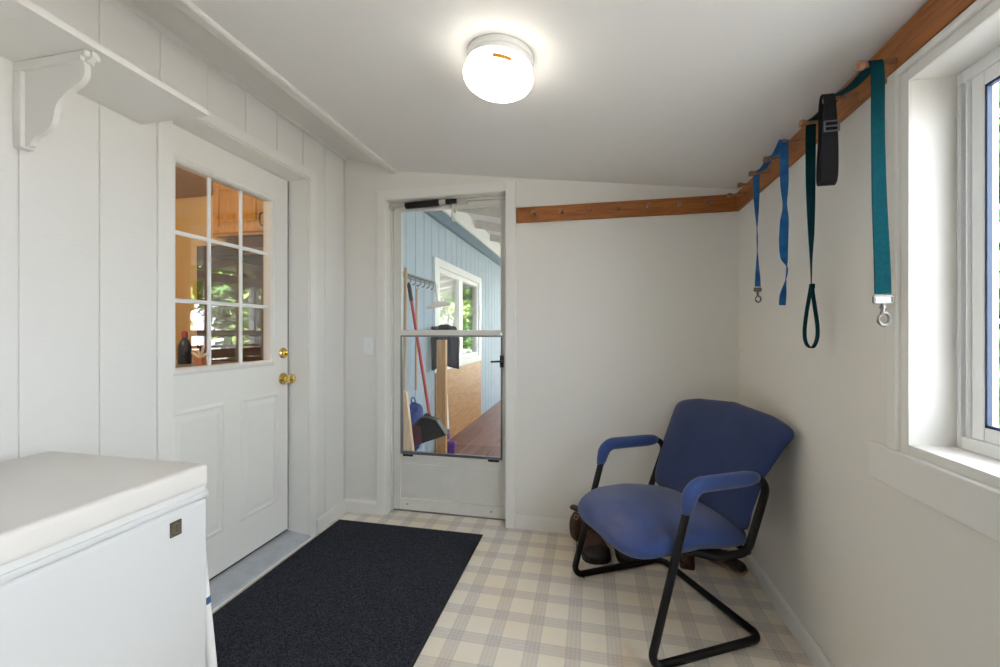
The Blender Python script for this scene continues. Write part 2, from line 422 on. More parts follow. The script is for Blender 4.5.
# sloping ceiling, and the raised soffit along the left wall
bm = B()
hexa(bm, [(-1.2, YR, cz(-1.2)), (.9, YR, cz(.9)), (.9, YB + .02, cz(.9)), (-1.2, YB + .02, cz(-1.2)), (-1.2, YR, cz(-1.2) + .1), (.9, YR, cz(.9) + .1), (.9, YB + .02, cz(.9) + .1), (-1.2, YB + .02, cz(-1.2) + .1)])
ceil = struct('ceiling', bm, 'ceiling')
bm = B()
hexa(bm, [(XL - .01, YR, 2.305), (-1.23, YR, 2.205), (-1.23, YB + .02, 2.205), (XL - .01, YB + .02, 2.305), (XL - .01, YR, 2.36), (-1.23, YR, 2.36), (-1.23, YB + .02, 2.36), (XL - .01, YB + .02, 2.36)])
struct('ceiling_soffit', bm, 'trim')
bm = B()
prism(bm, [(-1.258, 2.180), (-1.250, 2.172), (-1.208, 2.166), (-1.2, 2.170), (-1.2, 2.27), (-1.258, 2.27)], lambda u, v, w: (u, w, v), YR, YB - .001)
struct('trim_1', bm, 'trim')
bm = B()
prism(bm, [(XL, 2.282), (XL + .008, 2.282), (XL + .022, 2.296), (XL + .022, 2.303), (XL, 2.303)], lambda u, v, w: (u, w, v), YR, YB - .001)
struct('trim_2', bm, 'trim')
# roof over the house so that no daylight falls in from above
bm = B()
hexa(bm, [(-5.2, -1.7, 3.15), (1.1, -1.7, 2.42), (1.1, 2.575, 2.42), (-5.2, 2.575, 3.15), (-5.2, -1.7, 3.25), (1.1, -1.7, 2.52), (1.1, 2.575, 2.52), (-5.2, 2.575, 3.25)])
struct('roof', bm, 'shingle')

# baseboards
def bboard(poly_t=.012, h=.078):
    return [(0, 0), (poly_t, 0), (poly_t, h - .014), (poly_t * .4, h), (0, h)]
bm = B(); prism(bm, bboard(), lambda u, v, w: (XL + u, w, v), 2.16, YB); struct('baseboard_left', bm, 'trim')
bm = B()
prism(bm, bboard(), lambda u, v, w: (w, YB - u, v), XL + .012, -1.337); prism(bm, bboard(), lambda u, v, w: (w, YB - u, v), -.435, XR - .012)
struct('baseboard_back', bm, 'trim')
bm = B(); prism(bm, bboard(), lambda u, v, w: (XR - u, w, v), YR, YB); struct('baseboard_right', bm, 'trim')

# ------------------------------------------------------------------ panelled door on the left
bm = B()
box(bm, XL, XL + .011, 1.243, D0, 0, DZ, .002, 1); box(bm, XL, XL + .011, D1, D1 + .055, 0, DZ + .05, .002, 1); box(bm, XL, XL + .011, 1.243, D1, DZ, DZ + .05, .002, 1)
struct('trim_3', bm, 'trim')
bm = B()                                     # jamb lining with stops
box(bm, -1.74, XL + .001, D0 - .001, D0 + .006, 0, DZ); box(bm, -1.74, XL + .001, D1 - .006, D1 + .001, 0, DZ); box(bm, -1.74, XL + .001, D0, D1, DZ - .006, DZ + .001)
struct('trim_4', bm, 'trim')
bm = B()
hexa(bm, [(-1.74, D0 + .006, 0), (XL + .022, D0 + .006, 0), (XL + .022, D1 - .006, 0), (-1.74, D1 - .006, 0), (-1.74, D0 + .006, .034), (XL + .012, D0 + .006, .014), (XL + .012, D1 - .006, .014), (-1.74, D1 - .006, .034)])
struct('trim_5', bm, 'thr')
bm = B()
box(bm, XL + .0225, XL + .030, D0 + .002, D1 + .02, 0, .010, .003, 2); struct('trim_6', bm, 'trim')

door = sempty('door_1', (XD, D1 - .01, .04))
dy0, dy1, dz0, dz1 = D0 + .008, D1 - .016, .044, DZ - .009
gy0, gy1, gz0, gz1 = 1.420, 1.952, 1.012, 1.873
XB = XD - .044
bm = B()
box(bm, XB, XD, dy0, gy0, dz0, dz1); box(bm, XB, XD, gy1, dy1, dz0, dz1); box(bm, XB, XD, gy0, gy1, gz1, dz1)
box(bm, XB, XD, gy0, gy1, dz0, gz0)
obj('slab', bm, 'door', door)
def ring_frame(bm, y0, y1, z0, z1, w, x, hgt):
    """mitred moulding round a rectangle on a plane of constant X; w grows outward"""
    prof = [(0, 0), (.25, 1), (.6, .75), (1, 0)]
    rects = []
    for t, h in prof:
        o = w * t
        rects.append([bm.verts.new((x + hgt * h, a, b)) for a, b in ((y0 - o, z0 - o), (y1 + o, z0 - o), (y1 + o, z1 + o), (y0 - o, z1 + o))])
    for r, s in zip(rects, rects[1:]):
        for k in range(4): bm.faces.new((r[k], r[(k + 1) % 4], s[(k + 1) % 4], s[k]))
bm = B(); ring_frame(bm, gy0, gy1, gz0, gz1, .030, XD, .011); obj('glazing_bead', bm, 'door', door)
for py0, py1 in ((1.412, 1.640), (1.770, 1.992)):
    bm = B()
    ring_frame(bm, py0, py1, .25, .815, .022, XD, .006)
    yy0, yy1 = py0 + .026, py1 - .026
    r0 = [bm.verts.new((XD + .0005, a, b)) for a, b in ((py0 + .008, .258), (py1 - .008, .258), (py1 - .008, .807), (py0 + .008, .807))]
    r1 = [bm.verts.new((XD + .006, a, b)) for a, b in ((yy0, .28), (yy1, .28), (yy1, .785), (yy0, .785))]
    for k in range(4): bm.faces.new((r0[k], r0[(k + 1) % 4], r1[(k + 1) % 4], r1[k]))
    bm.faces.new(r1)
    obj('raised_panel', bm, 'door', door)
bm = B(); box(bm, XD - .030, XD - .026, gy0, gy1, gz0, gz1); obj('glass_pane', bm, 'door_glass', door)
bm = B()
for t in (1 / 3, 2 / 3):
    y = gy0 + (gy1 - gy0) * t; z = gz0 + (gz1 - gz0) * t
    box(bm, XD - .0255, XD - .014, y - .009, y + .009, gz0, gz1, .003, 1); box(bm, XD - .025, XD - .0145, gy0, gy1, z - .009, z + .009, .003, 1)
obj('grille', bm, 'vinyl', door)
bm = B(); box(bm, XD - .02, XD - .004, dy1, D1 - .005, dz0, dz1); obj('weatherstrip', bm, 'black_plastic', door)
bm = B(); box(bm, XD - .02, XD - .002, dy0, dy1, dz0 - .008, dz0); obj('door_sweep', bm, 'black_plastic', door)
MX = Matrix.Rotation(PI / 2, 4, 'Y')         # lathe axis along +X
k = obj('doorknob', B() if False else (lambda b: (lathe(b, [(.0, 0), (.033, 0), (.033, .005), (.024, .011), (.013, .014), (.012, .034), (.020, .040), (.027, .052), (.026, .064), (.016, .071), (0, .072)], Matrix.Translation((XD, 2.045, .903)) @ MX, 28), b)[1])(B()), 'brass', door, True)
bm = B(); lathe(bm, [(0, 0), (.030, 0), (.030, .006), (.024, .012), (.018, .014), (.017, .022), (0, .023)], Matrix.Translation((XD, 2.045, 1.046)) @ MX, 28)
k = obj('deadbolt', bm, 'brass', door, True)
bm = B(); box(bm, XD + .022, XD + .034, 2.0415, 2.0485, 1.033, 1.059, .003, 2); obj('thumb_turn', bm, 'brass', k, True)

# ------------------------------------------------------------------ storm door in the back wall
bm = B()
CW = .061
box(bm, S0 - CW, S0, YB - .016, YB, 0, SZ + CW, .003, 2); box(bm, S1, S1 + CW, YB - .016, YB, 0, SZ + CW, .003, 2); box(bm, S0, S1, YB - .016, YB, SZ, SZ + CW, .003, 2)
struct('trim_7', bm, 'trim')
bm = B(); box(bm, S0, S1, YB + .078, YB + .14, -.03, .008, .003, 2); struct('trim_8', bm, 'steel')
sd = sempty('door_2', (S0, YB + .08, 0))
y0, y1 = YB + .072, YB + .100
sx0, sx1 = S0 + .003, S1 - .003
bm = B()                                     # Z-bar frame round the leaf
box(bm, S0 + .0005, S0 + .014, YB + .055, YB + .115, .007, SZ - .002, .002, 1); box(bm, S1 - .014, S1 - .0005, YB + .055, YB + .115, .007, SZ - .002, .002, 1)
box(bm, S0 + .014, S1 - .014, YB + .055, YB + .115, SZ - .016, SZ - .002, .002, 1); obj('mounting_frame', bm, 'alu', sd)
bm = B()
sx0, sx1 = S0 + .015, S1 - .015
box(bm, sx0, sx0 + .048, y0, y1, .012, SZ - .017, .003, 2); box(bm, sx1 - .022, sx1, y0, y1, .012, SZ - .017, .003, 2)
box(bm, sx0 + .048, sx1 - .022, y0, y1, 1.952, SZ - .017, .003, 2); box(bm, sx0 + .048, sx1 - .022, y0, y1, .012, .085, .003, 2)
box(bm, sx0 + .048, sx1 - .022, y0 - .002, y1, .338, .371, .003, 2)
obj('frame', bm, 'alu', sd)
gx0, gx1 = sx0 + .048, sx1 - .022
bm = B()
box(bm, gx0, gx1, y0 + .008, y0 + .016, .085, .338); box(bm, gx0 + .02, gx1 - .02, y0 + .004, y0 + .009, .105, .312, .003, 2); obj('kick_panel', bm, 'alu', sd)
bm = B()                                     # upper sash
box(bm, gx0, gx0 + .010, y0 - .004, y0 + .012, 1.160, 1.951); box(bm, gx1 - .010, gx1, y0 - .004, y0 + .012, 1.160, 1.951)
box(bm, gx0 + .010, gx1 - .010, y0 - .004, y0 + .012, 1.941, 1.951); box(bm, gx0 + .010, gx1 - .010, y0 - .008, y0 + .012, 1.143, 1.176, .003, 2)
u = obj('upper_sash', bm, 'alu', sd)
bm = B(); box(bm, gx0 + .010, gx1 - .010, y0 + .002, y0 + .005, 1.174, 1.942); obj('glass_pane', bm, 'glass', u)
bm = B()                                     # lower sash with dark seal
box(bm, gx0, gx0 + .011, y0 + .001, y0 + .024, .372, 1.142); box(bm, gx1 - .011, gx1, y0 + .001, y0 + .024, .372, 1.142)
box(bm, gx0 + .011, gx1 - .011, y0 + .001, y0 + .024, .372, .388); box(bm, gx0 + .011, gx1 - .011, y0 + .001, y0 + .024, 1.132, 1.142)
u = obj('lower_sash', bm, 'steel', sd)
bm = B(); box(bm, gx0 + .011, gx1 - .011, y0 + .012, y0 + .015, .388, 1.132); obj('glass_pane', bm, 'glass', u)
for xx in (gx0 + .02, gx1 - .09):
    bm = B(); box(bm, xx, xx + .07, y0 - .008, y0, .360, .373, .002, 1); obj('sash_latch', bm, 'black_plastic', sd)
for xx in (gx0 + .05, gx1 - .07):
    bm = B(); lathe(bm, [(0, 0), (.006, 0), (.005, .003), (0, .004)], Matrix.Translation((xx, y0, .05)) @ Matrix.Rotation(PI / 2, 4, 'X'), 12); obj('screw', bm, 'steel', sd)
bm = B()
box(bm, sx1 - .036, sx1 - .012, y0 - .012, y0, .945, 1.02, .004, 2); tube(bm, fillet([(sx1 - .024, y0 - .010, .985), (sx1 - .024, y0 - .040, .985), (sx1 - .085, y0 - .042, .983)], .012), .006, 10)
obj('handle', bm, 'black_plastic', sd, True)
# pneumatic closer along the head
cl = obj('door_closer', (lambda b: (tube(b, [(S0 + .115, YB + .045, 1.972), (S0 + .345, YB + .045, 1.979)], .020, 16), b)[1])(B()), 'black_plastic', sd, True)
bm = B()
tube(bm, [(S0 + .004, YB + .045, 1.968), (S0 + .115, YB + .045, 1.972)], .008, 10); tube(bm, [(S0 + .345, YB + .045, 1.979), (S0 + .385, YB + .045, 1.980)], .0215, 14)
box(bm, S0 + .001, S0 + .03, YB + .03, YB + .06, 1.952, 1.984, .003, 1)
obj('closer_rod', bm, 'bright_steel', cl, True)
bm = B()
tube(bm, [(S0 + .385, YB + .045, 1.980), (S0 + .455, YB + .05, 1.982)], .015, 10)
obj('closer_spring', bm, 'black_plastic', cl, True)
bm = B()
tube(bm, [(S0 + .425, YB + .052, 2.0), (S0 + .425, YB + .052, 1.87)], .007, 8); tube(bm, [(S0 + .405, YB + .058, 1.998), (S0 + .445, YB + .052, 1.91)], .006, 8)
box(bm, S0 + .39, S0 + .52, YB + .052, YB + .072, 1.965, 1.992, .003, 1); box(bm, S0 + .415, S0 + .437, YB + .05, YB + .071, 1.86, 1.885, .003, 1)
obj('closer_bracket', bm, 'bright_steel', cl, True)

# light switch
sw = thing('light_switch', 'white light switch plate on the back wall beside the storm door', 'light switch', (-1.395, YB, 1.073))
bm = B(); box(bm, -1.430, -1.360, YB - .006, YB - .0005, 1.015, 1.131, .003, 2); obj('plate', bm, 'vinyl', sw)
bm = B(); box(bm, -1.400, -1.390, YB - .016, YB - .005, 1.066, 1.084, .002, 2); obj('toggle', bm, 'vinyl', sw)

# ------------------------------------------------------------------ window on the right
bm = B()
ci, co_, ch_ = .028, .062, .047
box(bm, XR - .005, XR, W1, W1 + ci, .866, WZ1 + ci, .001, 1); box(bm, XR - .015, XR, W1 + ci, W1 + co_, .866, WZ1 + ch_, .003, 2)
box(bm, XR - .005, XR, W0 - ci, W0, .866, WZ1 + ci, .001, 1); box(bm, XR - .015, XR, W0 - co_, W0 - ci, .866, WZ1 + ch_, .003, 2)
box(bm, XR - .005, XR, W0, W1, WZ1, WZ1 + ci, .001, 1); box(bm, XR - .015, XR, W0 - ci, W1 + ci, WZ1 + ci, WZ1 + ch_, .003, 2)
box(bm, XR - .005, XR, W0, W1, .866, WZ0, .001, 1)
struct('trim_9', bm, 'trim')
bm = B(); box(bm, XR - .020, XR, W0 - .15, 1.352, .770, .866, .003, 2); struct('trim_10', bm, 'trim')
win = sempty('window_1', (XR + .1, .4, WZ0))
fx0, fx1 = XR + .092, XR + .150
fw = .042
bm = B()
box(bm, fx0, fx1, W1 - .016, W1, WZ0, WZ1, .002, 1); box(bm, fx0 + .030, fx1, W1 - .034, W1 - .016, WZ0 + .03, WZ1 - .03, .002, 1)
box(bm, fx0, fx1, W0, W0 + fw, WZ0, WZ1, .002, 1)
box(bm, fx0, fx1, W0 + fw, W1 - .016, WZ0, WZ0 + .030, .002, 1); box(bm, fx0, fx1, W0 + fw, W1 - .016, WZ1 - .030, WZ1, .002, 1)
for q in (W1 - .008, W1 - .014, W1 - .031):
    box(bm, fx0 - .004, fx0 + .03, q - .003, q, WZ0 + .03, WZ1 - .03, .001, 1)
ym = (W0 + W1) / 2
obj('frame', bm, 'vinyl', win)
def sash(y0, y1, x0, x1):
    b = B(); w = .032
    z0, z1 = WZ0 + .030, WZ1 - .030
    box(b, x0, x1, y0, y0 + w, z0, z1, .003, 2); box(b, x0, x1, y1 - w, y1, z0, z1, .003, 2)
    box(b, x0, x1, y0 + w, y1 - w, z0, z0 + w, .003, 2); box(b, x0, x1, y0 + w, y1 - w, z1 - w, z1, .003, 2)
    s = obj('sash', b, 'vinyl', win)
    b = B(); box(b, (x0 + x1) / 2 - .003, (x0 + x1) / 2 + .003, y0 + w, y1 - w, z0 + w, z1 - w); obj('glass_pane', b, 'glass', s)
    b = B(); q = .006; x = x0 + .010
    for a in ((y0 + w, y0 + w + q, z0 + w, z1 - w), (y1 - w - q, y1 - w, z0 + w, z1 - w), (y0 + w, y1 - w, z0 + w, z0 + w + q), (y0 + w, y1 - w, z1 - w - q, z1 - w)):
        box(b, x0 + .002, x0 + .012, *a)
    obj('glazing_seal', b, 'black_gasket', s)
sash(ym - .022, W1 - .036, fx0 + .004, fx0 + .029)
sash(W0 + fw, ym + .022, fx0 + .032, fx0 + .056)
# ------------------------------------------------------------------ shelf and bracket on the left wall
def shz(y): return 1.905 + (1.19 - y) * .030
bm = B(); hexa(bm, [(XL + .0005, -.3, shz(-.3)), (-1.277, -.3, shz(-.3)), (-1.277, 1.19, 1.905), (XL + .0005, 1.19, 1.905), (XL + .0005, -.3, shz(-.3) + .018), (-1.277, -.3, shz(-.3) + .018), (-1.277, 1.19, 1.923), (XL + .0005, 1.19, 1.923)])
tag(obj('wall_shelf', bm, 'trim'), 'long white wooden shelf on the left wall beside the door', 'shelf')
prof = [(0, 0), (.012, -.232), (.038, -.232)]
cv = [(.040, -.228), (.046, -.216), (.060, -.205), (.085, -.196), (.105, -.180), (.113, -.155), (.120, -.130), (.136, -.110), (.160, -.094), (.188, -.080), (.204, -.062), (.206, -.040), (.203, -.026)]
cv = catmull(cv, 5)
poly = [(0, -.232), (.03, -.232)] + [(a, b) for a, b in cv] + [(.212, -.026), (.228, -.016), (.228, 0), (0, 0)]
def bracket(y0, name, label):
    zt = shz(y0 + .03) - .0006
    t = thing(name, label, 'shelf bracket', (XL, y0 + .012, zt))
    s = 1.19
    bm = B(); prism(bm, poly, lambda u, v, w: (XL + .0008 + u * s, w, zt + v), y0 + .010, y0 + .024); obj('body', bm, 'trim', t)
    bm = B()
    box(bm, XL + .0008, XL + .030, y0, y0 + .034, zt - .236, zt - .024, .003, 2); box(bm, XL + .0008, XL + .246, y0, y0 + .034, zt - .024, zt, .003, 2)
    box(bm, XL + .246, XL + .264, y0 - .002, y0 + .036, zt - .016, zt, .004, 2)
    obj('moulding', bm, 'trim', t)
bracket(.850, 'shelf_bracket', 'white scroll-cut bracket under the long wall shelf')

# ------------------------------------------------------------------ chest freezer
fz = thing('chest_freezer', 'white chest freezer standing against the left wall', 'freezer', (-1.2, .3, 0))
fxb, fxf, fy0, fy1 = -1.478, -.948, -.32, .885
bm = B(); box(bm, fxb, fxf, fy0, fy1, .035, .752, .012, 3); obj('body', bm, 'freezer', fz, True)
bm = B(); box(bm, fxb + .002, fxf + .001, fy0, fy1 + .001, .7525, .767, .004, 3); obj('top_rim', bm, 'freezer', fz, True)
bm = B(); box(bm, fxb + .005, fxf - .005, fy0 + .005, fy1 - .005, .766, .784); obj('gasket', bm, 'gasket', fz)
bm = B(); box(bm, fxb, fxf + .002, fy0, fy1 + .001, .780, .836, .012, 4); obj('lid', bm, 'freezer_lid', fz, True)
bm = B(); box(bm, fxf - .001, fxf + .0035, .784, .811, .692, .727, .001, 1); b_ = obj('badge', bm, 'badge', fz, label='small bronze square badge')
bm = B(); tube(bm, [(fxf + .0036, .7975 + .009 * math.cos(a * PI / 8), .7095 + .011 * math.sin(a * PI / 8)) for a in range(17)], .0011, 6, False)
tube(bm, [(fxf + .0036, .7935, .703), (fxf + .0036, .7935, .716)], .0011, 6); tube(bm, [(fxf + .0036, .8015, .703), (fxf + .0036, .8015, .716)], .0011, 6)
obj('emblem', bm, 'badge_mark', b_)
for xx in (fxb + .05, fxf - .05):
    for yy in (fy0 + .06, fy1 - .06):
        bm = B(); lathe(bm, [(.022, 0), (.022, .02), (.012, .024), (.012, .036)], Matrix.Translation((xx, yy, 0)), 16); obj('foot', bm, 'black_plastic', fz, True)

# white pole leaning behind the freezer
pl = thing('mop', 'white mop pole leaning behind the far end of the chest freezer', 'mop', (-.92, .95, 0))
pa, pb = Vector((-1.000, .902, .655)), Vector((-.955, .925, .060))
bm = B(); tube(bm, [pb, pa.lerp(pb, .1)], .0125, 14); obj('pole', bm, 'mop_white', pl, True)
bm = B(); tube(bm, [pa.lerp(pb, .1), pa.lerp(pb, .015), pa], [.0135, .0135, .009], 14); obj('end_cap', bm, 'black_plastic', pl, True)
q = pa.lerp(pb, .30); bm = B(); tube(bm, [q, pa.lerp(pb, .33)], .0132, 14); obj('tape_band', bm, 'blue_tape', pl, True)
bm = B(); lathe(bm, [(.0, .002), (.05, .002), (.045, .03), (.022, .055), (.016, .075), (0, .078)], Matrix.Translation((-.955, .945, .010)), 18); obj('mop_head', bm, 'white_pot', pl, True)

# ------------------------------------------------------------------ rug
rg = thing('rug', 'dark navy entrance rug with narrow black edging in front of the doors', 'rug', (-1.06, 1.6, 0))
rx0, rx1, ry0, ry1 = -1.522, -.604, .97, 2.327
bm = B(); box(bm, rx0 + .014, rx1 - .014, ry0 + .014, ry1 - .014, .0005, .009, .002, 1); obj('pile', bm, 'rug', rg)
bm = B()
for a in ((rx0, rx0 + .0145, ry0, ry1), (rx1 - .0145, rx1, ry0, ry1), (rx0 + .0145, rx1 - .0145, ry0, ry0 + .0145), (rx0 + .0145, rx1 - .0145, ry1 - .0145, ry1)):
    box(bm, a[0], a[1], a[2], a[3], .0005, .007, .002, 1)
obj('edging', bm, 'rug_edge', rg)

# ------------------------------------------------------------------ ceiling light
cl_loc = Vector((-.285, 1.330, cz(-.285)))
TL = Matrix.Translation(cl_loc) @ Matrix.Rotation(math.atan(.13), 4, 'Y')
lt = thing('ceiling_light', 'round flush ceiling light with glowing white globe', 'ceiling light', tuple(cl_loc))
bm = B(); lathe(bm, [(.0, -.001), (.105, -.001), (.108, -.005), (.108, -.018), (.103, -.022), (.103, -.025), (.108, -.028), (.108, -.038), (.100, -.042), (.0, -.042)], TL, 48); obj('base', bm, 'lampbase', lt, True)
gp = [(.0, -.0425), (.094, -.0425), (.104, -.049), (.111, -.057), (.1145, -.068), (.112, -.081), (.104, -.094), (.088, -.106), (.064, -.115), (.034, -.121), (0, -.123)]
bm = B(); lathe(bm, gp, TL, 48); obj('globe', bm, 'globe', lt, 'all')
bm = B()
rows = []
for k in range(9):
    a = math.radians(-86 + k * 3.6); rows.append([])
    for r, z in ((.1155, -.0640), (.1140, -.0750)):
        rows[-1].append(bm.verts.new(TL @ Vector(((r + .001) * math.cos(a), (r + .001) * math.sin(a), z - k * .0005))))
for a, b in zip(rows, rows[1:]): bm.faces.new((a[0], b[0], b[1], a[1]))
obj('sticker', bm, 'sticker', lt, label='amber sticker on globe rim')

# ------------------------------------------------------------------ peg rails
pr = thing('peg_rail', 'orange stained wooden peg rail on the back wall beside the storm door', 'peg rail', (.16, YB, 1.85))
bm = B(); box(bm, -.430, XR - .001, YB - .019, YB - .0005, 1.808, 1.897, .002, 1); obj('board', bm, 'rail', pr)
PEG = [(.0, 0), (.0075, 0), (.0062, .02), (.0058, .055), (.007, .064), (.0105, .070), (.012, .078), (.010, .084), (.004, .086), (0, .086)]
def peg(x, y, z, M, root):
    b = B(); lathe(b, PEG, Matrix.Translation((x, y, z)) @ M, 14); obj('peg', b, 'peg', root, True)
for x in (-.321, -.163, -.006, .150, .303, .458, .611): peg(x, YB - .0185, 1.852, Matrix.Rotation(PI / 2 + .10, 4, 'X'), pr)
pr2 = thing('peg_rail', 'orange stained wooden peg rail on the right wall carrying the leashes', 'peg rail', (XR, 1.0, 1.85))
bm = B()
def rz(y): return (1.836 - .020 * (max(y, 1.0) - 1.0), min(1.928, 1.928 - .019 * (max(y, 1.0) - 1.0)))
ys = [-.6, 1.0, YB - .0195]
for a, b in zip(ys, ys[1:]):
    hexa(bm, [(XR - .019, a, rz(a)[0]), (XR - .0005, a, rz(a)[0]), (XR - .0005, b, rz(b)[0]), (XR - .019, b, rz(b)[0]), (XR - .019, a, rz(a)[1] - .003), (XR - .0005, a, rz(a)[1] - .003), (XR - .0005, b, rz(b)[1] - .003), (XR - .019, b, rz(b)[1] - .003)])
bmesh.ops.remove_doubles(bm, verts=bm.verts, dist=.0005)
obj('board', bm, 'rail_y', pr2)
PY = [1.246, 1.405, 1.550, 1.690, 1.845, 2.000, 2.145, 2.295]
for y in PY: peg(XR - .0185, y, 1.852, Matrix.Rotation(-PI / 2 - .05, 4, 'Y'), pr2)
PZ = 1.8565                                   # strap height where it lies on a peg

# ------------------------------------------------------------------ leashes
def strap_rows(keys, per=8):
    """keys: (x, y, z, width, angle)  angle 0 = width along X, turns toward Y"""
    return [((x, y, z), (w * math.cos(a), w * math.sin(a), 0)) for x, y, z, w, a in catmull(keys, per)]
def flat_rows(keys, per=8): return [((x, y, z), (w, 0, 0)) for x, y, z, w in catmull(keys, per)]
def snap_hook(root, x, y, z, w, s=1.0, ang=0):
    """z is the strap's bottom end"""
    b = B()
    tube(b, fillet([(x - w / 2 - .003, y, z + .004), (x + w / 2 + .003, y, z + .004), (x + w / 2 + .003, y, z - .012 * s), (x - w / 2 - .003, y, z - .012 * s), (x - w / 2 - .003, y, z + .004)], .003, 3), .0030 * s, 8)
    box(b, x - w / 2, x + w / 2, y - .002, y + .002, z - .012 * s, z + .004)
    tube(b, [(x, y, z - .013 * s), (x, y, z - .033 * s)], .0045 * s, 10)
    lathe(b, [(0, 0), (.0065, 0), (.0065, .006), (0, .006)], Matrix.Translation((x, y, z - .026 * s)) @ Matrix.Scale(s, 4), 12)
    c = (x + .002, y, z - .052 * s); r = .0155 * s
    pts = [(c[0] + r * .78 * math.sin(a), c[1], c[2] + r * math.cos(a)) for a in [math.radians(q) for q in range(-25, 300, 13)]]
    tube(b, [(x, y, z - .033 * s)] + pts, [.0042 * s] + [.0038 * s] * (len(pts) - 3) + [.003 * s, .002 * s, .0015 * s], 8)
    tube(b, [(x - .006 * s, y - .006, z - .040 * s), (x - .013 * s, y - .006, z - .047 * s)], .003 * s, 8)
    return obj('snap_hook', b, 'chrome', root, True, label='nickel snap hook')
gl = thing('dog_leash', 'long teal and dark green dog leash draped over the three pegs nearest the window', 'leash', (.705, PY[0], PZ))
keys = [(.709, 1.222, 1.262, .035, 0), (.708, 1.223, 1.34, .034, 0), (.704, 1.226, 1.50, .033, .1), (.702, 1.228, 1.68, .031, .15), (.7035, 1.231, 1.80, .029, 0), (.7035, 1.236, PZ - .012, .030, 0), (.7035, 1.246, PZ, .030, 0), (.7035, 1.258, PZ - .005, .029, 0), (.700, 1.325, PZ - .016, .027, 0), (.698, 1.393, PZ - .004, .026, 0), (.698, 1.405, PZ - .0005, .026, 0), (.699, 1.418, PZ - .004, .026, 0), (.7015, 1.48, PZ - .012, .028, 0), (.7035, 1.538, PZ - .004, .029, 0),
        (.7035, 1.550, PZ, .029, 0), (.7035, 1.559, PZ - .010, .029, 0), (.7035, 1.561, 1.80, .029, 0), (.7035, 1.561, 1.65, .027, 0), (.705, 1.561, 1.50, .021, .3), (.705, 1.561, 1.40, .013, .8), (.7055, 1.561, 1.318, .009, 1.2)]
bm = B(); ribbon(bm, strap_rows(keys, 6), .0032); obj('strap', bm, 'teal', gl, True)
bm = B()
lp = [(.7055, 1.561, 1.322), (.700, 1.561, 1.285), (.691, 1.561, 1.225), (.686, 1.561, 1.17), (.689, 1.561, 1.135), (.700, 1.561, 1.117), (.712, 1.561, 1.119), (.722, 1.561, 1.145), (.7235, 1.561, 1.18), (.718, 1.561, 1.23), (.710, 1.561, 1.29), (.7065, 1.561, 1.322)]
ribbon(bm, [(p, (.0, .020, 0)) for p in catmull(lp, 6)], .0034)
box(bm, .701, .714, 1.553, 1.569, 1.308, 1.325, .003, 2); obj('hand_loop', bm, 'teal', gl, True)
snap_hook(gl, .709, 1.222, 1.252, .033, 1.0)

bl = thing('dog_leash', 'twisted bright blue dog leash draped over pegs near the room corner', 'leash', (.68, PY[4], PZ))
keys = [(.668, 1.681, 1.262, .024, .3), (.671, 1.681, 1.30, .022, .2), (.680, 1.681, 1.355, .018, 1.2), (.683, 1.681, 1.395, .022, 1.3), (.674, 1.680, 1.43, .026, .3), (.672, 1.680, 1.49, .028, -.1), (.674, 1.680, 1.55, .027, -.5), (.676, 1.680, 1.615, .026, -1.5), (.675, 1.680, 1.68, .026, -1.0), (.674, 1.680, 1.75, .026, -.3), (.674, 1.680, 1.82, .026, 0), (.674, 1.682, PZ - .008, .026, 0), (.674, 1.690, PZ, .026, 0), (.674, 1.700, PZ - .005, .026, 0), (.682, 1.77, PZ - .018, .025, 0), (.690, 1.833, PZ - .004, .025, 0), (.690, 1.845, PZ - .0005, .025, 0), (.691, 1.858, PZ - .004, .025, 0), (.695, 1.92, PZ - .015, .025, 0), (.699, 1.988, PZ - .004, .025, 0), (.699, 2.000, PZ, .025, 0), (.699, 2.008, PZ - .009, .025, 0),
        (.699, 2.010, 1.80, .025, 0), (.700, 2.010, 1.70, .024, .6), (.702, 2.010, 1.58, .022, 1.35), (.703, 2.010, 1.48, .021, 1.0), (.704, 2.010, 1.40, .022, .3), (.704, 2.010, 1.362, .022, 0)]
bm = B(); ribbon(bm, strap_rows(keys, 6), .0028); obj('strap', bm, 'royal', bl, True)
snap_hook(bl, .704, 2.010, 1.352, .021, .85)

bs = thing('webbing_strap', 'short black webbing strap with buckle looped over the second peg from the window', 'strap', (.678, PY[1], PZ))
PZ2 = PZ + .004
keys = [(.676, 1.396, PZ2 - .006, .030), (.676, 1.405, PZ2 + .001, .030), (.676, 1.414, PZ2 - .006, .030), (.676, 1.420, 1.82, .030), (.676, 1.418, 1.74, .034), (.674, 1.416, 1.66, .040), (.674, 1.414, 1.612, .042), (.674, 1.405, 1.598, .042), (.675, 1.393, 1.612, .042), (.675, 1.388, 1.66, .041), (.676, 1.388, 1.74, .036), (.676, 1.390, 1.82, .030), (.676, 1.3955, PZ2 - .0075, .030)]
bm = B(); ribbon(bm, flat_rows(keys, 6), .005); obj('strap', bm, 'navy', bs, True)
bm = B()
for a in ((.657, .697, 1.772, 1.776), (.657, .697, 1.744, 1.748), (.657, .661, 1.744, 1.776), (.693, .697, 1.744, 1.776), (.657, .697, 1.758, 1.762)): box(bm, a[0], a[1], 1.380, 1.3845, a[2], a[3], .001, 1)
obj('buckle', bm, 'steel', bs)
bm = B(); ribbon(bm, flat_rows([(.678, 1.400, 1.81, .028), (.677, 1.402, 1.72, .032), (.674, 1.403, 1.655, .038), (.674, 1.403, 1.62, .040)], 5), .006); obj('padding', bm, 'navy', bs, True)

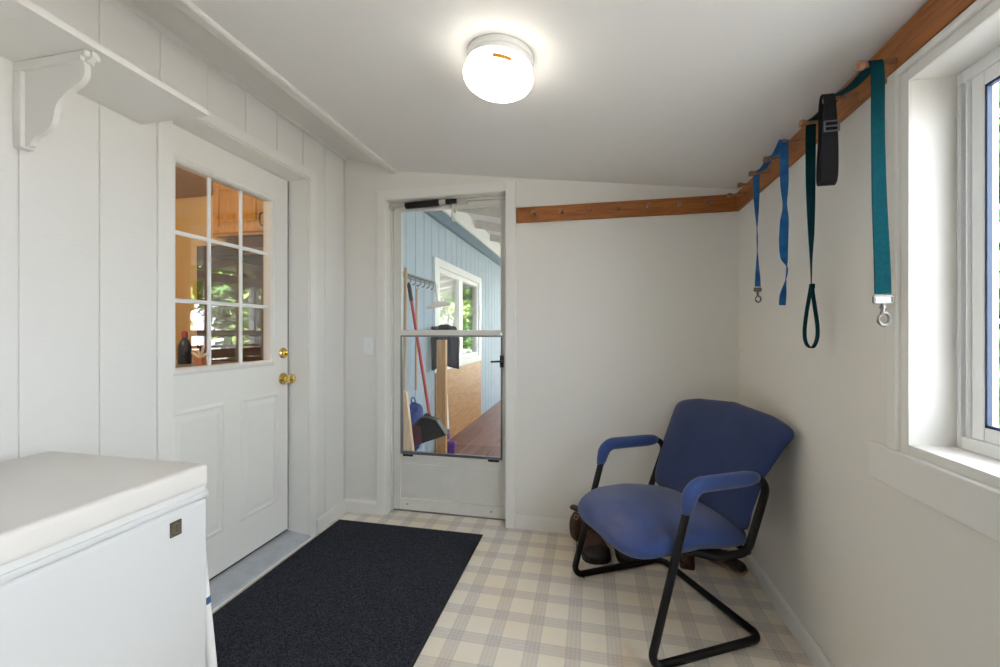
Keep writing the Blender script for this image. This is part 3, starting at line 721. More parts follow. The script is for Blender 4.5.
# ------------------------------------------------------------------ armchair
CH = Vector((.062, 1.787, 0)); ang = math.atan2(-.87179, .48988)      # local x = lateral (image right), local y = backward
ch = thing('armchair', 'blue upholstered armchair with black tubular frame in the room corner', 'chair', tuple(CH), ang)
MC = ch.matrix_basis.copy()
def cobj(name, bm, m, smooth=True, parent=None, **p):
    bmesh.ops.transform(bm, matrix=MC, verts=bm.verts)
    return obj(name, bm, m, parent or ch, smooth, **p)
RT = .0145
bm = B()
side = lambda s: [(s * .06, .478, RT), (s * .288 + .018, .478, RT), (s * .286 + .017, -.016, RT), (s * .290 + .006, .168, .614), (s * .292 + .004, .530, .614), (s * .295, .420, .338), (s * .295, .27, .345), (s * .22, .20, .348)]
path = fillet(side(1), [.045, .038, .065, .05, .055, .03, .03], 8)
path2 = fillet(side(-1), [.045, .038, .065, .05, .055, .03, .03], 8)
tube(bm, path2[::-1] + path, RT, 14)
tube(bm, [(-.24, .18, .349), (.24, .18, .349)], .012, 10); tube(bm, [(-.295, .43, .338), (.295, .43, .338)], .010, 10)
for s in (-1, 1):                                            # straps that carry the backrest
    tube(bm, fillet([(s * .18, .43, .338), (s * .18, .478, .40), (s * .18, .508, .56)], .04), .010, 8)
cobj('frame', bm, 'black_tube')
for s in (-1, 1):
    bm = B()
    full = fillet([(s * .290 + .006, .138, .515), (s * .290 + .006, .168, .614), (s * .292 + .004, .468, .614)], .065, 10)
    dense = []
    for a, b in zip(full, full[1:]):
        nseg = max(1, int((b - a).length / .02))
        for k in range(nseg): dense.append(a.lerp(b, k / nseg))
    dense.append(full[-1])
    n = len(dense); R = []
    for i in range(n):
        e = min(i, n - 1 - i); R.append([.017, .024, .027, .0285][e] if e < 4 else .0285)
    dense = [p + Vector((0, 0, .003)) for p in dense]
    tube(bm, dense, R, 16, True, [r * .86 for r in R])
    cobj('armrest', bm, 'blue_fabric', 'all')
def seat_fn(x, y, h):
    lat = .004 + x * (.277 - .008 * max(0, y) ** 2)
    b = .244 + y * .284 - .020 * (1 - x * x) * max(0, -y) ** 2
    zm = .397 - .024 * max(0, -y - .45) ** 1.5 * 3 - .042 * max(0, y) + .004 * math.cos(PI * x)
    drop = .014 * max(0, -y) ** 3 * x * x
    if h > 0: zz = zm + h * (1.08 + .12 * (1 - x * x))
    else: zz = zm + h * (1.05 + .2 * max(0, -y))
    return Vector((lat, b, zz - drop))
bm = B(); cushion(bm, seat_fn, .048, 96, 16, 4.2); st = cobj('seat', bm, 'blue_fabric', 'all')
bm = B(); box(bm, -.22, .22, .06, .42, .330, .346, .006, 2); cobj('seat_board', bm, 'black_plastic')
def bz(z):
    ks = [(.38, .448), (.45, .457), (.52, .474), (.60, .503), (.68, .541), (.75, .582), (.82, .628), (.90, .690)]
    for (a, p), (b, q) in zip(ks, ks[1:]):
        if z <= b: return p + (q - p) * (z - a) / (b - a)
    return ks[-1][1]
def back_fn(x, y, h):
    t = (y + 1) / 2
    W = .278 + .088 * t ** 2.4
    lat = x * W + .018 * t * t
    z = .388 + t * (.846 - .388) - .050 * t ** 3 * x * x + .006 * (1 - t) ** 3 * x * x
    b = bz(z) - .010 * x * x + .006 - .036 * x * t * t
    d = .001
    sl = (bz(z + d) - bz(z - d)) / (2 * d); nn = Vector((0, -1, sl)).normalized()
    return Vector((lat, b, z)) + nn * h
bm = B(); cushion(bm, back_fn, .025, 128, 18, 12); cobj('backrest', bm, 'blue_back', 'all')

# ------------------------------------------------------------------ footwear behind the chair
def shoe(root, heel, yaw, L, W, Hs, shaft_h, lean=(0, 0), mats=('brown_leather', 'sole'), cap=None):
    """heel: floor point of the heel's back; yaw: direction of the toe"""
    M = Matrix.Translation(heel) @ Matrix.Rotation(yaw, 4, 'Z')
    b = B(); secs = []                                      # sole
    xs = [0, .03, .10, .28, .45, .62, .78, .90, .97, 1.0]
    ws = [.52, .70, .76, .70, .72, .90, 1.0, .90, .62, .25]
    def ringpts(x, w, z0, z1): return [M @ Vector((x * L, y * w * W / 2, z)) for y, z in ((-1, z0), (-1, z1), (1, z1), (1, z0))]
    for x, w in zip(xs, ws): secs.append(ringpts(x, w, .001 if not (.25 < x < .5) else .010, .026 if x < .9 else .030))
    loft(b, secs); s = obj('sole', b, mats[1], root)
    b = B(); secs = []                                      # upper
    top = [.62, .74, .80, .84, .78, .60, .46, .38, .28, .14]
    wt = [.5, .66, .72, .66, .68, .86, .95, .84, .58, .22]
    for x, w, h in zip(xs, wt, top):
        hh = max(.034, h * Hs)
        secs.append([M @ Vector((x * L, math.cos(a) * w * W / 2 * (1 if math.sin(a) < .3 else .92), .024 + (hh - .024) * (.5 + .5 * math.sin(a)))) for a in [2 * PI * k / 16 for k in range(16)]])
    loft(b, secs); u = obj('upper', b, mats[0], root, 'all')
    if cap:
        b = B(); secs = []
        for x, w, h in list(zip(xs, wt, top))[6:]:
            hh = max(.036, h * Hs) + .003
            secs.append([M @ Vector((x * L + .002, math.cos(a) * (w + .03) * W / 2, .024 + (hh - .024) * (.5 + .5 * math.sin(a)))) for a in [2 * PI * k / 16 for k in range(16)]])
        loft(b, secs); obj('toe_cap', b, cap, root, 'all')
    if shaft_h:
        b = B()
        z0 = Hs * .55
        def rr(x, z, rx, ry): return [M @ Vector((x + rx * math.cos(a), ry * math.sin(a), z)) for a in [2 * PI * k / 18 for k in range(18)]]
        lx, lz = lean
        outer = [rr(.16 * L, z0, .17 * L, .36 * W), rr(.17 * L + lx * .5, (z0 + shaft_h) / 2, .175 * L, .38 * W), rr(.17 * L + lx, shaft_h, .185 * L, .41 * W)]
        inner = [rr(.17 * L + lx, shaft_h + .004, .165 * L, .36 * W), rr(.17 * L + lx, shaft_h - .05, .14 * L, .30 * W)]
        loft(b, outer + inner); obj('shaft', b, mats[0], root, 'all')
        b = B()
        for kx in range(4):
            zz = Hs * (.62 - kx * .04) + .03 - kx * .012; xx = (.36 + .07 * kx) * L
            tube(b, [M @ Vector((xx, -.3 * W, zz)), M @ Vector((xx + .012, 0, zz + .018)), M @ Vector((xx + .004, .3 * W, zz))], .0026, 6)
        obj('laces', b, 'lace', root, True)
    return M
t = thing('work_boot', 'worn brown leather work boot with floppy collar beside the chair front leg', 'boot', (-.05, 2.33, 0), 0, 'work boots behind the chair')
yaw = math.atan2(2.17 - 2.43, .05 + .02)
shoe(t, Vector((-.030, 2.425, 0)), yaw, .275, .148, .140, .165, (.030, 0), ('brown_leather', 'sole'), 'dark_leather')
bm = B(); rr = []
tube(bm, catmull([(-.100, 2.36, .196), (-.075, 2.33, .200), (-.040, 2.31, .192), (.010, 2.30, .165)], 5), [.012] + [.022] * 13 + [.014] * 2, 10, True, .013); tube(bm, catmull([(-.062, 2.37, .15), (-.082, 2.35, .12), (-.078, 2.34, .06), (-.05, 2.36, .04)], 5), [.02] + [.034] * 13 + [.02] * 2, 12, True); obj('collar', bm, 'brown_leather', t, True)
bm = B(); tube(bm, [(-.078 + .010 * math.cos(a), 2.305, .165 + .012 * math.sin(a)) for a in [PI * k / 6 for k in range(13)]], .0022, 6, False); obj('eyelet_ring', bm, 'brass', t, True)
bm = B(); tube(bm, catmull([(-.080, 2.305, .153), (-.082, 2.295, .09), (-.074, 2.25, .03), (-.075, 2.13, .004), (-.060, 2.07, .003), (-.03, 2.02, .003)], 6), .0022, 6); obj('trailing_lace', bm, 'lace', t, True)
t2 = thing('work_boot', 'darker leather work boot standing under the middle of the chair seat', 'boot', (.13, 2.35, 0), 0, 'work boots behind the chair')
shoe(t2, Vector((.125, 2.435, 0)), math.atan2(-.24, .075), .275, .118, .12, .16, (0, 0), ('dark_leather', 'sole'))
t3 = thing('ankle_boot', 'dark brown ankle boot with its heel toward the room, under the rear of the seat', 'boot', (.49, 2.28, 0))
shoe(t3, Vector((.462, 2.205, 0)), math.radians(82), .225, .092, .10, .135, (.0, 0), ('brown_leather', 'brown_leather'))
t4 = thing('slip_on_shoe', 'dark slip-on shoe with pinkish tan sole lying against the right wall', 'shoe', (.68, 2.27, 0))
M4 = Matrix.Translation((.715, 2.185, 0)) @ Matrix.Rotation(math.radians(125), 4, 'Z') @ Matrix.Rotation(math.radians(-24), 4, 'X')
M4.translation.z = .022
xs = [0, .03, .12, .3, .5, .7, .85, .95, 1.0]; ws = [.4, .62, .72, .66, .74, .95, .95, .7, .3]
bm = B(); loft(bm, [[M4 @ Vector((x * .225, s * w * .042, z)) for s, z in ((-1, 0), (-1, .016), (1, .016), (1, 0))] for x, w in zip(xs, ws)])
obj('sole', bm, 'tan_sole', t4)
bm = B(); hs = [.30, .50, .56, .50, .52, .58, .50, .34, .14]
loft(bm, [[M4 @ Vector((x * .225, math.cos(a) * w * .036, .014 + h * .035 * (1 + math.sin(a)))) for a in [2 * PI * k / 14 for k in range(14)]] for x, w, h in zip(xs, ws, hs)])
obj('upper', bm, 'dark_leather', t4, 'all')
bm = B(); tube(bm, catmull([tuple(M4 @ Vector(p)) for p in ((.06, -.03, .05), (.10, -.012, .062), (.13, .012, .062), (.15, .032, .05))], 5), .008, 8); obj('strap', bm, 'brown_leather', t4, True)

# ------------------------------------------------------------------ kitchen behind the panelled door
bm = B(); box(bm, -5.0, -1.74, -.6, 3.2, -.05, .02); struct('floor_kitchen', bm, 'kit_floor')
bm = B(); box(bm, -5.0, -1.74, 3.18, 3.28, .02, 2.4); struct('wall_kitchen_back', bm, 'kit_wall')
bm = B(); box(bm, -5.1, -5.0, -.6, 3.28, -.05, 2.5); box(bm, -5.0, -1.74, -.7, -.6, -.05, 2.5); struct('wall_kitchen_side', bm, 'kit_wall')
bm = B(); box(bm, -5.0, -1.74, -.6, 3.28, 2.4, 2.46); struct('ceiling_kitchen', bm, 'kit_ceil')
bm = B(); box(bm, -1.80, -1.741, 2.2, 3.2, .02, 2.4); box(bm, -1.80, -1.741, -.6, 1.2, .02, 2.4); box(bm, -1.80, -1.741, 1.2, 2.2, 2.08, 2.4); struct('wall_kitchen_near', bm, 'kit_wall')
ct = thing('kitchen_counter', 'oak base cabinets with grey countertop seen low through the door glass', 'counter', (-3.4, 2.9, .02))
bm = B(); box(bm, -4.95, -1.85, 2.58, 3.178, .10, .86, .003, 1); obj('body', bm, 'oak', ct)
bm = B(); box(bm, -4.97, -1.83, 2.55, 3.178, .86, .90, .006, 2); obj('countertop', bm, 'counter', ct)
for i in range(6):
    x0 = -4.93 + i * .51
    bm = B(); box(bm, x0, x0 + .48, 2.562, 2.58, .14, .83, .004, 1); d = obj('cabinet_door', bm, 'oak', ct)
    bm = B(); tube(bm, fillet([(x0 + .43, 2.56, .70), (x0 + .43, 2.535, .70), (x0 + .43, 2.535, .78), (x0 + .43, 2.56, .78)], .01), .005, 8); obj('handle', bm, 'brass', d, True)
bm = B(); box(bm, -3.52, -2.28, 3.165, 3.179, .902, 1.945); struct('trim_13', bm, mat('added dark brown panel', (.075, .045, .028), .35, var=.3, vscale=30))  # dark panel added so the greenery reflected in the door glass stands out
uc = thing('upper_cabinet', 'golden oak wall cabinet seen high through the door glass', 'cabinet', (-2.6, 3.0, 1.9))
ux0, ux1, uz0, uz1, uy = -3.045, -2.33, 1.945, 2.398, 2.88
bm = B(); box(bm, ux0, ux1, uy, 3.164, uz0, uz1, .002, 1); obj('body', bm, 'oak', uc)
dxs = [(ux0 + .02, (ux0 + ux1) / 2 + .16), ((ux0 + ux1) / 2 + .17, ux1 - .01)]
for i, (a, b2) in enumerate(dxs):
    bm = B()
    w = .055
    for q in ((a, a + w, uz0 + .02, uz1 - .03), (b2 - w, b2, uz0 + .02, uz1 - .03), (a + w, b2 - w, uz0 + .02, uz0 + .02 + w), (a + w, b2 - w, uz1 - .03 - w, uz1 - .03)):
        box(bm, q[0], q[1], uy - .02, uy - .0005, q[2], q[3], .003, 1)
    box(bm, a + w, b2 - w, uy - .010, uy - .0005, uz0 + .02 + w, uz1 - .03 - w, .0, 1)
    box(bm, a + w + .03, b2 - w - .03, uy - .017, uy - .009, uz0 + .05 + w, uz1 - .06 - w, .004, 1)
    d = obj('cabinet_door', bm, 'oak', uc)
    if i == 0:
        hx = b2 - .022
        bm = B(); tube(bm, catmull([(hx, uy - .02, uz0 + .06), (hx, uy - .045, uz0 + .075), (hx, uy - .05, uz0 + .115), (hx, uy - .045, uz0 + .15), (hx, uy - .02, uz0 + .165)], 5), .007, 8); obj('handle', bm, 'hood', d, True)
hd = thing('range_hood', 'dark range hood below the oak cabinet behind the door glass', 'range hood', (-2.65, 2.95, 1.75))
bm = B(); prism(bm, [(2.66, 1.74), (2.66, 1.79), (2.86, 1.93), (3.160, 1.93), (3.160, 1.74)], lambda u, v, w: (w, u, v), -2.83, -2.30); obj('canopy', bm, 'hood', hd)
bm = B(); box(bm, -2.80, -2.33, 2.70, 3.15, 1.732, 1.741); obj('filter', bm, 'steel', hd)
bt = thing('soap_bottle', 'dark blue bottle with red cap on the kitchen counter behind the glass', 'bottle', (-3.45, 2.80, .9))
bm = B(); lathe(bm, [(0, 0), (.045, 0), (.048, .01), (.048, .14), (.03, .19), (.017, .205), (.017, .22), (0, .22)], Matrix.Translation((-3.27, 2.83, .9005)), 20); obj('body', bm, 'bottle', bt, True)
bm = B(); lathe(bm, [(0, .2205), (.022, .2205), (.022, .255), (.012, .268), (0, .27)], Matrix.Translation((-3.27, 2.83, .9005)), 16); obj('cap', bm, 'red', bt, True)
pt = thing('plant_pot', 'orange pot holding a splayed white ornament on the kitchen counter', 'pot', (-3.1, 2.80, .9))
bm = B(); lathe(bm, [(0, 0), (.035, 0), (.05, .055), (.052, .06), (.045, .06), (.04, .05), (0, .05)], Matrix.Translation((-3.03, 2.76, .9005)), 20); obj('bowl', bm, 'orange', pt, True)
bm = B()
for a, l in ((-1.0, .10), (-.3, .08), (.35, .12), (1.0, .09)):
    tube(bm, catmull([(-3.03, 2.76, .948), (-3.03 + math.sin(a) * l * .5, 2.755, .948 + math.cos(a) * l * .6), (-3.03 + math.sin(a) * l, 2.75, .948 + math.cos(a) * l)], 4), [.006] + [.010] * 7 + [.003], 8)
obj('ornament', bm, 'white_pot', pt, True)

# ------------------------------------------------------------------ porch beyond the storm door
DKZ = -.05
bm = B()
yy = YB + .125
while yy < 10.4:
    pass; break
x = -1.56
while x < 1.42:
    box(bm, x, min(x + .136, 1.42), YB + .125, 10.4, DKZ - .03, DKZ, .003, 1); x += .140
struct('floor_porch', bm, 'deck')
# house wall with vertical grooves and a window opening
EW0, EW1, EZ0, EZ1 = 4.14, 5.74, .83, 1.84
bm = B()
segs = [(YB + .12, EW0, -.4, 2.9), (EW1, 10.4, -.4, 2.9), (EW0, EW1, -.4, EZ0), (EW0, EW1, EZ1, 2.9)]
for s in segs: box(bm, -1.74, XL - .005, *s)
g = YB + .122
while g < 10.4:
    a, b2 = g + .005, min(g + .200, 10.4) - .005
    parts = [(a, b2, -.38, 2.9)] if (b2 <= EW0 or a >= EW1) else [(a, b2, -.38, EZ0), (a, b2, EZ1, 2.9)]
    if a < EW0 < b2: parts.append((a, EW0, EZ0, EZ1))
    if a < EW1 < b2: parts.append((EW1, b2, EZ0, EZ1))
    for q in parts: box(bm, XL - .0055, XL, *q)
    g += .200
struct('wall_exterior', bm, 'siding')
bm = B(); box(bm, XL + .001, XL + .05, YB + .122, 10.4, 2.305, 2.425, .003, 1); struct('trim_11', bm, 'blue_trim')
bm = B(); box(bm, XL + .001, XL + .075, YB + .122, 10.4, 2.425, 2.66, .003, 1); struct('trim_12', bm, 'ext_white')
# window in the house wall
ew = sempty('window_3', (XL, 4.94, EZ0))
bm = B()
ow = .125
for a in ((EW0 - ow, EW0, EZ0 - .085, EZ1 + .085), (EW1, EW1 + ow, EZ0 - .085, EZ1 + .085), (EW0, EW1, EZ1, EZ1 + .085), (EW0, EW1, EZ0 - .085, EZ0)): box(bm, XL + .001, XL + .024, a[0], a[1], a[2], a[3], .002, 1)
obj('casing', bm, 'ext_white', ew)
bm = B()
em = (EW0 + EW1) / 2
for a in ((EW0, EW0 + .07, EZ0, EZ1), (EW1 - .07, EW1, EZ0, EZ1), (em - .07, em + .07, EZ0 + .05, EZ1 - .05), (EW0 + .07, EW1 - .07, EZ0, EZ0 + .05), (EW0 + .07, EW1 - .07, EZ1 - .05, EZ1)): box(bm, XL - .06, XL + .004, a[0], a[1], a[2], a[3], .003, 1)
obj('frame', bm, 'vinyl', ew)
for a, b2 in ((EW0 + .07, em - .07), (em + .07, EW1 - .07)):
    bm = B(); box(bm, XL - .03, XL - .026, a, b2, EZ0 + .05, EZ1 - .05); obj('glass_pane', bm, 'glass', ew)
cu = obj('curtain', (lambda b: (box(b, XL - .085, XL - .080, EW0 + .004, em, EZ0 - .05, EZ1 + .05), b)[1])(B()), 'blind')
bm = cu.data
tag(cu, 'pale curtain hanging behind the left pane of the porch window', 'curtain')
bm = B()
box(bm, -3.2, -3.15, 3.3, 6.4, -.1, 2.6); box(bm, -3.15, -1.741, 3.3, 3.35, -.1, 2.6); box(bm, -3.15, -1.741, 6.35, 6.4, -.1, 2.6); box(bm, -3.15, -1.741, 3.35, 6.35, 2.5, 2.6); box(bm, -3.15, -1.741, 3.35, 6.35, -.1, 0)
struct('wall_far_room', bm, 'dark_room')
# plywood sheet below the window
bm = B(); box(bm, XL + .001, XL + .016, 4.06, 5.86, DKZ + .002, .742, .001, 1)
tag(obj('plywood_sheet', bm, 'plywood'), 'bare orange plywood sheet on the blue wall below the porch window', 'plywood')
# porch roof with rafters
def rzf(x): return 2.62 - .20 * (x - (XL + .085))
rf = sempty('roof_porch', (0, 6, 2.5))
bm = B()
x0, x1 = -1.56, 1.55
hexa(bm, [(x0, YB + .11, rzf(x0) + .001), (x1, YB + .11, rzf(x1) + .001), (x1, 10.4, rzf(x1) + .001), (x0, 10.4, rzf(x0) + .001), (x0, YB + .11, rzf(x0) + .04), (x1, YB + .11, rzf(x1) + .04), (x1, 10.4, rzf(x1) + .04), (x0, 10.4, rzf(x0) + .04)])
obj('roof_boards', bm, 'roofdeck', rf)
y = YB + .45
while y < 10.3:
    bm = B(); hexa(bm, [(XL + .087, y, rzf(XL + .087) - .095), (x1 - .05, y, rzf(x1 - .05) - .095), (x1 - .05, y + .04, rzf(x1 - .05) - .095), (XL + .087, y + .04, rzf(XL + .087) - .095), (XL + .087, y, rzf(XL + .087)), (x1 - .05, y, rzf(x1 - .05)), (x1 - .05, y + .04, rzf(x1 - .05)), (XL + .087, y + .04, rzf(XL + .087))])
    obj('rafter', bm, 'rafter', rf); y += .80
bm = B(); box(bm, 1.30, 1.38, YB + .122, 10.4, 1.80, rzf(1.38) - .126, .003, 1); obj('beam', bm, 'ext_white', rf)
for yy in (3.55, 5.15, 7.2, 9.6):
    bm = B(); box(bm, 1.295, 1.385, yy, yy + .09, DKZ, 1.7995, .003, 1); obj('post', bm, 'ext_white', rf)
# board railing along the open side
rl = thing('deck_railing', 'brown horizontal board railing along the open side of the porch', 'railing', (1.25, 6, DKZ))
for i in range(7):
    bm = B(); box(bm, 1.262, 1.284, YB + .14, 10.35, DKZ + .06 + i * .135, DKZ + .06 + i * .135 + .118, .002, 1); obj('board', bm, 'fence', rl)
bm = B(); box(bm, 1.22, 1.294, YB + .14, 10.35, DKZ + 1.005, DKZ + 1.04, .003, 1); obj('cap_rail', bm, 'fence', rl)
y = 2.75
while y < 10.3:
    bm = B(); box(bm, 1.2, 1.2615, y, y + .06, DKZ, DKZ + 1.0045, .002, 1); obj('post', bm, 'fence', rl); y += 1.5
# white board propped on the railing
bm = B(); hexa(bm, [(1.10, 3.9, DKZ), (1.12, 3.9, DKZ), (1.12, 4.22, DKZ), (1.10, 4.22, DKZ), (1.19, 3.9, .86), (1.205, 3.9, .86), (1.205, 4.22, .86), (1.19, 4.22, .86)])
tag(obj('white_board', bm, 'ext_white'), 'plain white board propped against the brown porch railing', 'board')

# hook strip with tools
hk = thing('hook_strip', 'dark metal hook strip on the blue siding holding tool handles', 'hook strip', (XL, 3.6, 1.65))
bm = B(); box(bm, XL + .001, XL + .018, 3.22, 4.0, 1.625, 1.675, .003, 1); obj('bar', bm, 'steel', hk)
for i in range(7):
    y = 3.30 + i * .105
    bm = B(); tube(bm, fillet([(XL + .018, y, 1.65), (XL + .075, y, 1.64), (XL + .08, y, 1.585), (XL + .05, y, 1.57)], .02), .005, 8); obj('hook', bm, 'steel', hk, True)
br = thing('broom', 'pale wooden broom handle standing leftmost outside the storm door glass', 'broom', (-1.50, 3.22, DKZ))
bm = B(); tube(bm, [(-1.513, 3.265, 1.700), (-1.513, 3.265, 1.695), (-1.515, 3.23, .16)], [.010, .0135, .0135], 12); obj('handle', bm, 'handle_wood', br, True)
bm = B(); lathe(bm, [(.02, .24), (.026, .20), (.03, .19)], Matrix.Translation((-1.515, 3.23, DKZ)), 16); hexa(bm, [(-1.55, 3.13, DKZ + .002), (-1.48, 3.13, DKZ + .002), (-1.48, 3.33, DKZ + .002), (-1.55, 3.33, DKZ + .002), (-1.535, 3.17, .16), (-1.495, 3.17, .16), (-1.495, 3.29, .16), (-1.535, 3.29, .16)]); obj('bristles', bm, 'bristle', br)
# long-handled dustpan
dp = thing('dustpan', 'black dustpan on a long red handle leaning against blue siding', 'dustpan', (-1.27, 3.2, DKZ))
hp0, hp1 = Vector((-1.465, 3.215, 1.565)), Vector((-1.272, 3.185, .50))
bm = B(); tube(bm, [hp0.lerp(hp1, .13), hp1], .0125, 12); obj('handle', bm, 'red', dp, True)
bm = B(); tube(bm, [hp0, hp0.lerp(hp1, .02), hp0.lerp(hp1, .14)], [.010, .016, .0165], 12); obj('grip', bm, 'pan_black', dp, True)
outl = [(-1.318, .492), (-1.288, .500), (-1.272, .530), (-1.248, .498), (-1.180, .478), (-1.106, .365), (-1.105, .350), (-1.350, .238), (-1.415, .262), (-1.420, .345)]
outl = [(-1.425, .345), (-1.34, .455), (-1.296, .500), (-1.262, .505), (-1.180, .475), (-1.102, .365), (-1.34, .245), (-1.422, .255)]
outl = [(-1.425, .372), (-1.310, .488), (-1.296, .512), (-1.252, .512), (-1.246, .492), (-1.176, .474), (-1.098, .366), (-1.102, .352), (-1.345, .262), (-1.425, .245)]
bm = B(); prism(bm, outl, lambda u, v, w: (u, w, v), 3.150, 3.162)
for a, b2 in zip(outl, outl[1:6]):
    pass
pan = obj('pan', bm, 'pan_black', dp)
bm = B()
for (a, b2) in (((-1.425, .372), (-1.310, .488)), ((-1.310, .488), (-1.246, .492)), ((-1.246, .492), (-1.176, .474)), ((-1.176, .474), (-1.098, .366))):
    tube(bm, [(a[0], 3.12, a[1]), (b2[0], 3.12, b2[1])], .03, 8, True, .006, up=(0, 1, 0)) if False else hexa(bm, [(a[0], 3.085, a[1] - .008), (b2[0], 3.085, b2[1] - .008), (b2[0], 3.15, b2[1] - .008), (a[0], 3.15, a[1] - .008), (a[0], 3.085, a[1]), (b2[0], 3.085, b2[1]), (b2[0], 3.15, b2[1]), (a[0], 3.15, a[1])])
obj('pan_wall', bm, 'pan_black', dp)
bm = B(); prism(bm, [(-1.424, .366), (-1.375, .418), (-1.330, .405), (-1.320, .276), (-1.424, .250)], lambda u, v, w: (u, w, v), 3.142, 3.1495); obj('broom_patch', bm, 'maroon', dp, label='maroon brush clipped to the pan')
st2 = thing('spare_handle', 'thin bare wooden handle hanging from the hook strip', 'tool handle', (-1.49, 3.42, .7))
bm = B(); tube(bm, [(-1.482, 3.42, 1.535), (-1.482, 3.42, 1.53), (-1.490, 3.42, .66)], [.008, .0115, .011], 10); obj('shaft', bm, 'handle_wood', st2, True)
bm = B(); tube(bm, [(-1.482 + .012 * math.cos(a), 3.42, 1.548 + .022 * math.sin(a)) for a in [2 * PI * k / 12 for k in range(13)]], .003, 6, False); obj('hanging_loop', bm, 'steel', st2, True)
sq = thing('squeegee', 'cream squeegee hanging head down beside the porch window', 'squeegee', (-1.41, 3.72, 1.4))
bm = B(); tube(bm, catmull([(-1.425, 3.72, 1.63), (-1.415, 3.72, 1.55), (-1.405, 3.72, 1.44)], 5), .013, 12); obj('handle', bm, 'cream_plastic', sq, True)
bm = B(); prism(bm, [(-1.507, 1.375), (-1.505, 1.392), (-1.44, 1.430), (-1.40, 1.452), (-1.36, 1.445), (-1.285, 1.433), (-1.272, 1.424), (-1.274, 1.410)], lambda u, v, w: (u, w, v), 3.70, 3.74); obj('head', bm, 'cream_plastic', sq)
# stud, jacket, offcut, bag, brush
bm = B(); box(bm, -1.436, -1.345, 3.775, 3.825, DKZ + .002, 1.085, .003, 1)
tag(obj('lumber_stud', bm, 'lumber'), 'upright pine stud standing on the red deck in front of the dark jacket', 'lumber')
jk = thing('jacket', 'charcoal jacket draped behind the top of the pine stud', 'jacket', (-1.46, 4.06, .6))
bm = B(); rows = []
nx, nz = 16, 14
for j in range(nz + 1):
    v = j / nz; z = 1.225 - v * .41
    for side_ in (0,):
        row = []
        hw = .115 + .035 * min(1, v * 3)
        for i in range(nx + 1):
            u = i / nx * 2 - 1
            dd = .012 * math.sin(u * 7 + v * 2) + .006 * math.sin(u * 15 - v * 5) + .01 * v
            row.append((-1.420 + u * hw * .72 + .5 * dd, 3.945 + u * hw * .68 + dd, z + .012 * math.cos(u * 3) - (.02 * abs(u) if j == nz else 0)))
        rows.append(row)
fr = [[bm.verts.new(p) for p in r] for r in rows]; bk = [[bm.verts.new((p[0], p[1] + .018, p[2])) for p in r] for r in rows]
for j in range(nz):
    for i in range(nx):
        bm.faces.new((fr[j][i], fr[j][i + 1], fr[j + 1][i + 1], fr[j + 1][i])); bm.faces.new((bk[j][i], bk[j + 1][i], bk[j + 1][i + 1], bk[j][i + 1]))
for i in range(nx):
    bm.faces.new((fr[0][i], bk[0][i], bk[0][i + 1], fr[0][i + 1])); bm.faces.new((fr[nz][i], fr[nz][i + 1], bk[nz][i + 1], bk[nz][i]))
for j in range(nz):
    bm.faces.new((fr[j][0], fr[j + 1][0], bk[j + 1][0], bk[j][0])); bm.faces.new((fr[j][nx], bk[j][nx], bk[j + 1][nx], fr[j + 1][nx]))
obj('body', bm, 'jacket', jk, 'all')
bm = B()
tube(bm, catmull([(-1.51, 3.85, 1.205), (-1.45, 3.85, 1.165), (-1.37, 3.87, 1.16), (-1.32, 3.95, 1.205)], 6), .026, 12, True, .016); obj('collar', bm, 'jacket', jk, True)
bm = B(); hexa(bm, [(-1.40, 2.95, DKZ + .002), (-1.275, 2.95, DKZ + .002), (-1.275, 2.985, DKZ + .002), (-1.40, 2.985, DKZ + .002), (-1.408, 2.99, .712), (-1.385, 2.99, .70), (-1.385, 3.025, .70), (-1.408, 3.025, .712)])
tag(obj('board_offcut', bm, 'offcut'), 'pale wedge shaped board offcut leaning lowest at left outside the storm door', 'board')
bm = B(); bmesh.ops.create_icosphere(bm, subdivisions=4, radius=1)
for v in bm.verts:
    n = v.co.copy(); f = 1 + .10 * math.sin(n.x * 5 + 1) * math.sin(n.z * 6) + .05 * math.sin(n.y * 13 + n.z * 9)
    v.co = Vector((-1.47 + n.x * .075 * f, 3.36 + n.y * .09 * f, .36 + n.z * .20 * f)); 
bmesh.ops.translate(bm, verts=bm.verts, vec=(0, 0, 0))
bb = thing('blue_bag', 'crumpled blue bag hanging behind the dustpan on the siding', 'bag', (-1.455, 3.36, .2))
obj('sack', bm, 'bluebag', bb, 'all')
bm = B(); tube(bm, catmull([(-1.50, 3.36, .52), (-1.51, 3.37, .585), (-1.50, 3.40, .59), (-1.47, 3.39, .53)], 5), .006, 8); obj('strap', bm, 'bluebag', bb, True)
pbk = thing('deck_brush', 'purple headed brush with white handle standing beside the pine stud', 'brush', (-1.36, 3.98, DKZ))
bm = B(); tube(bm, [(-1.405, 3.955, .56), (-1.402, 3.955, .55), (-1.378, 3.955, .12)], [.007, .0115, .011], 10); obj('handle', bm, 'vinyl', pbk, True)
bm = B(); tube(bm, [(-1.383, 3.955, .20), (-1.377, 3.955, .10)], .014, 10); box(bm, -1.41, -1.30, 3.92, 3.975, .02, .085, .012, 3); obj('head', bm, 'purple', pbk, True)
bm = B(); box(bm, -1.40, -1.31, 3.925, 3.97, DKZ + .002, .021, .004, 1); obj('bristles', bm, 'purple', pbk)

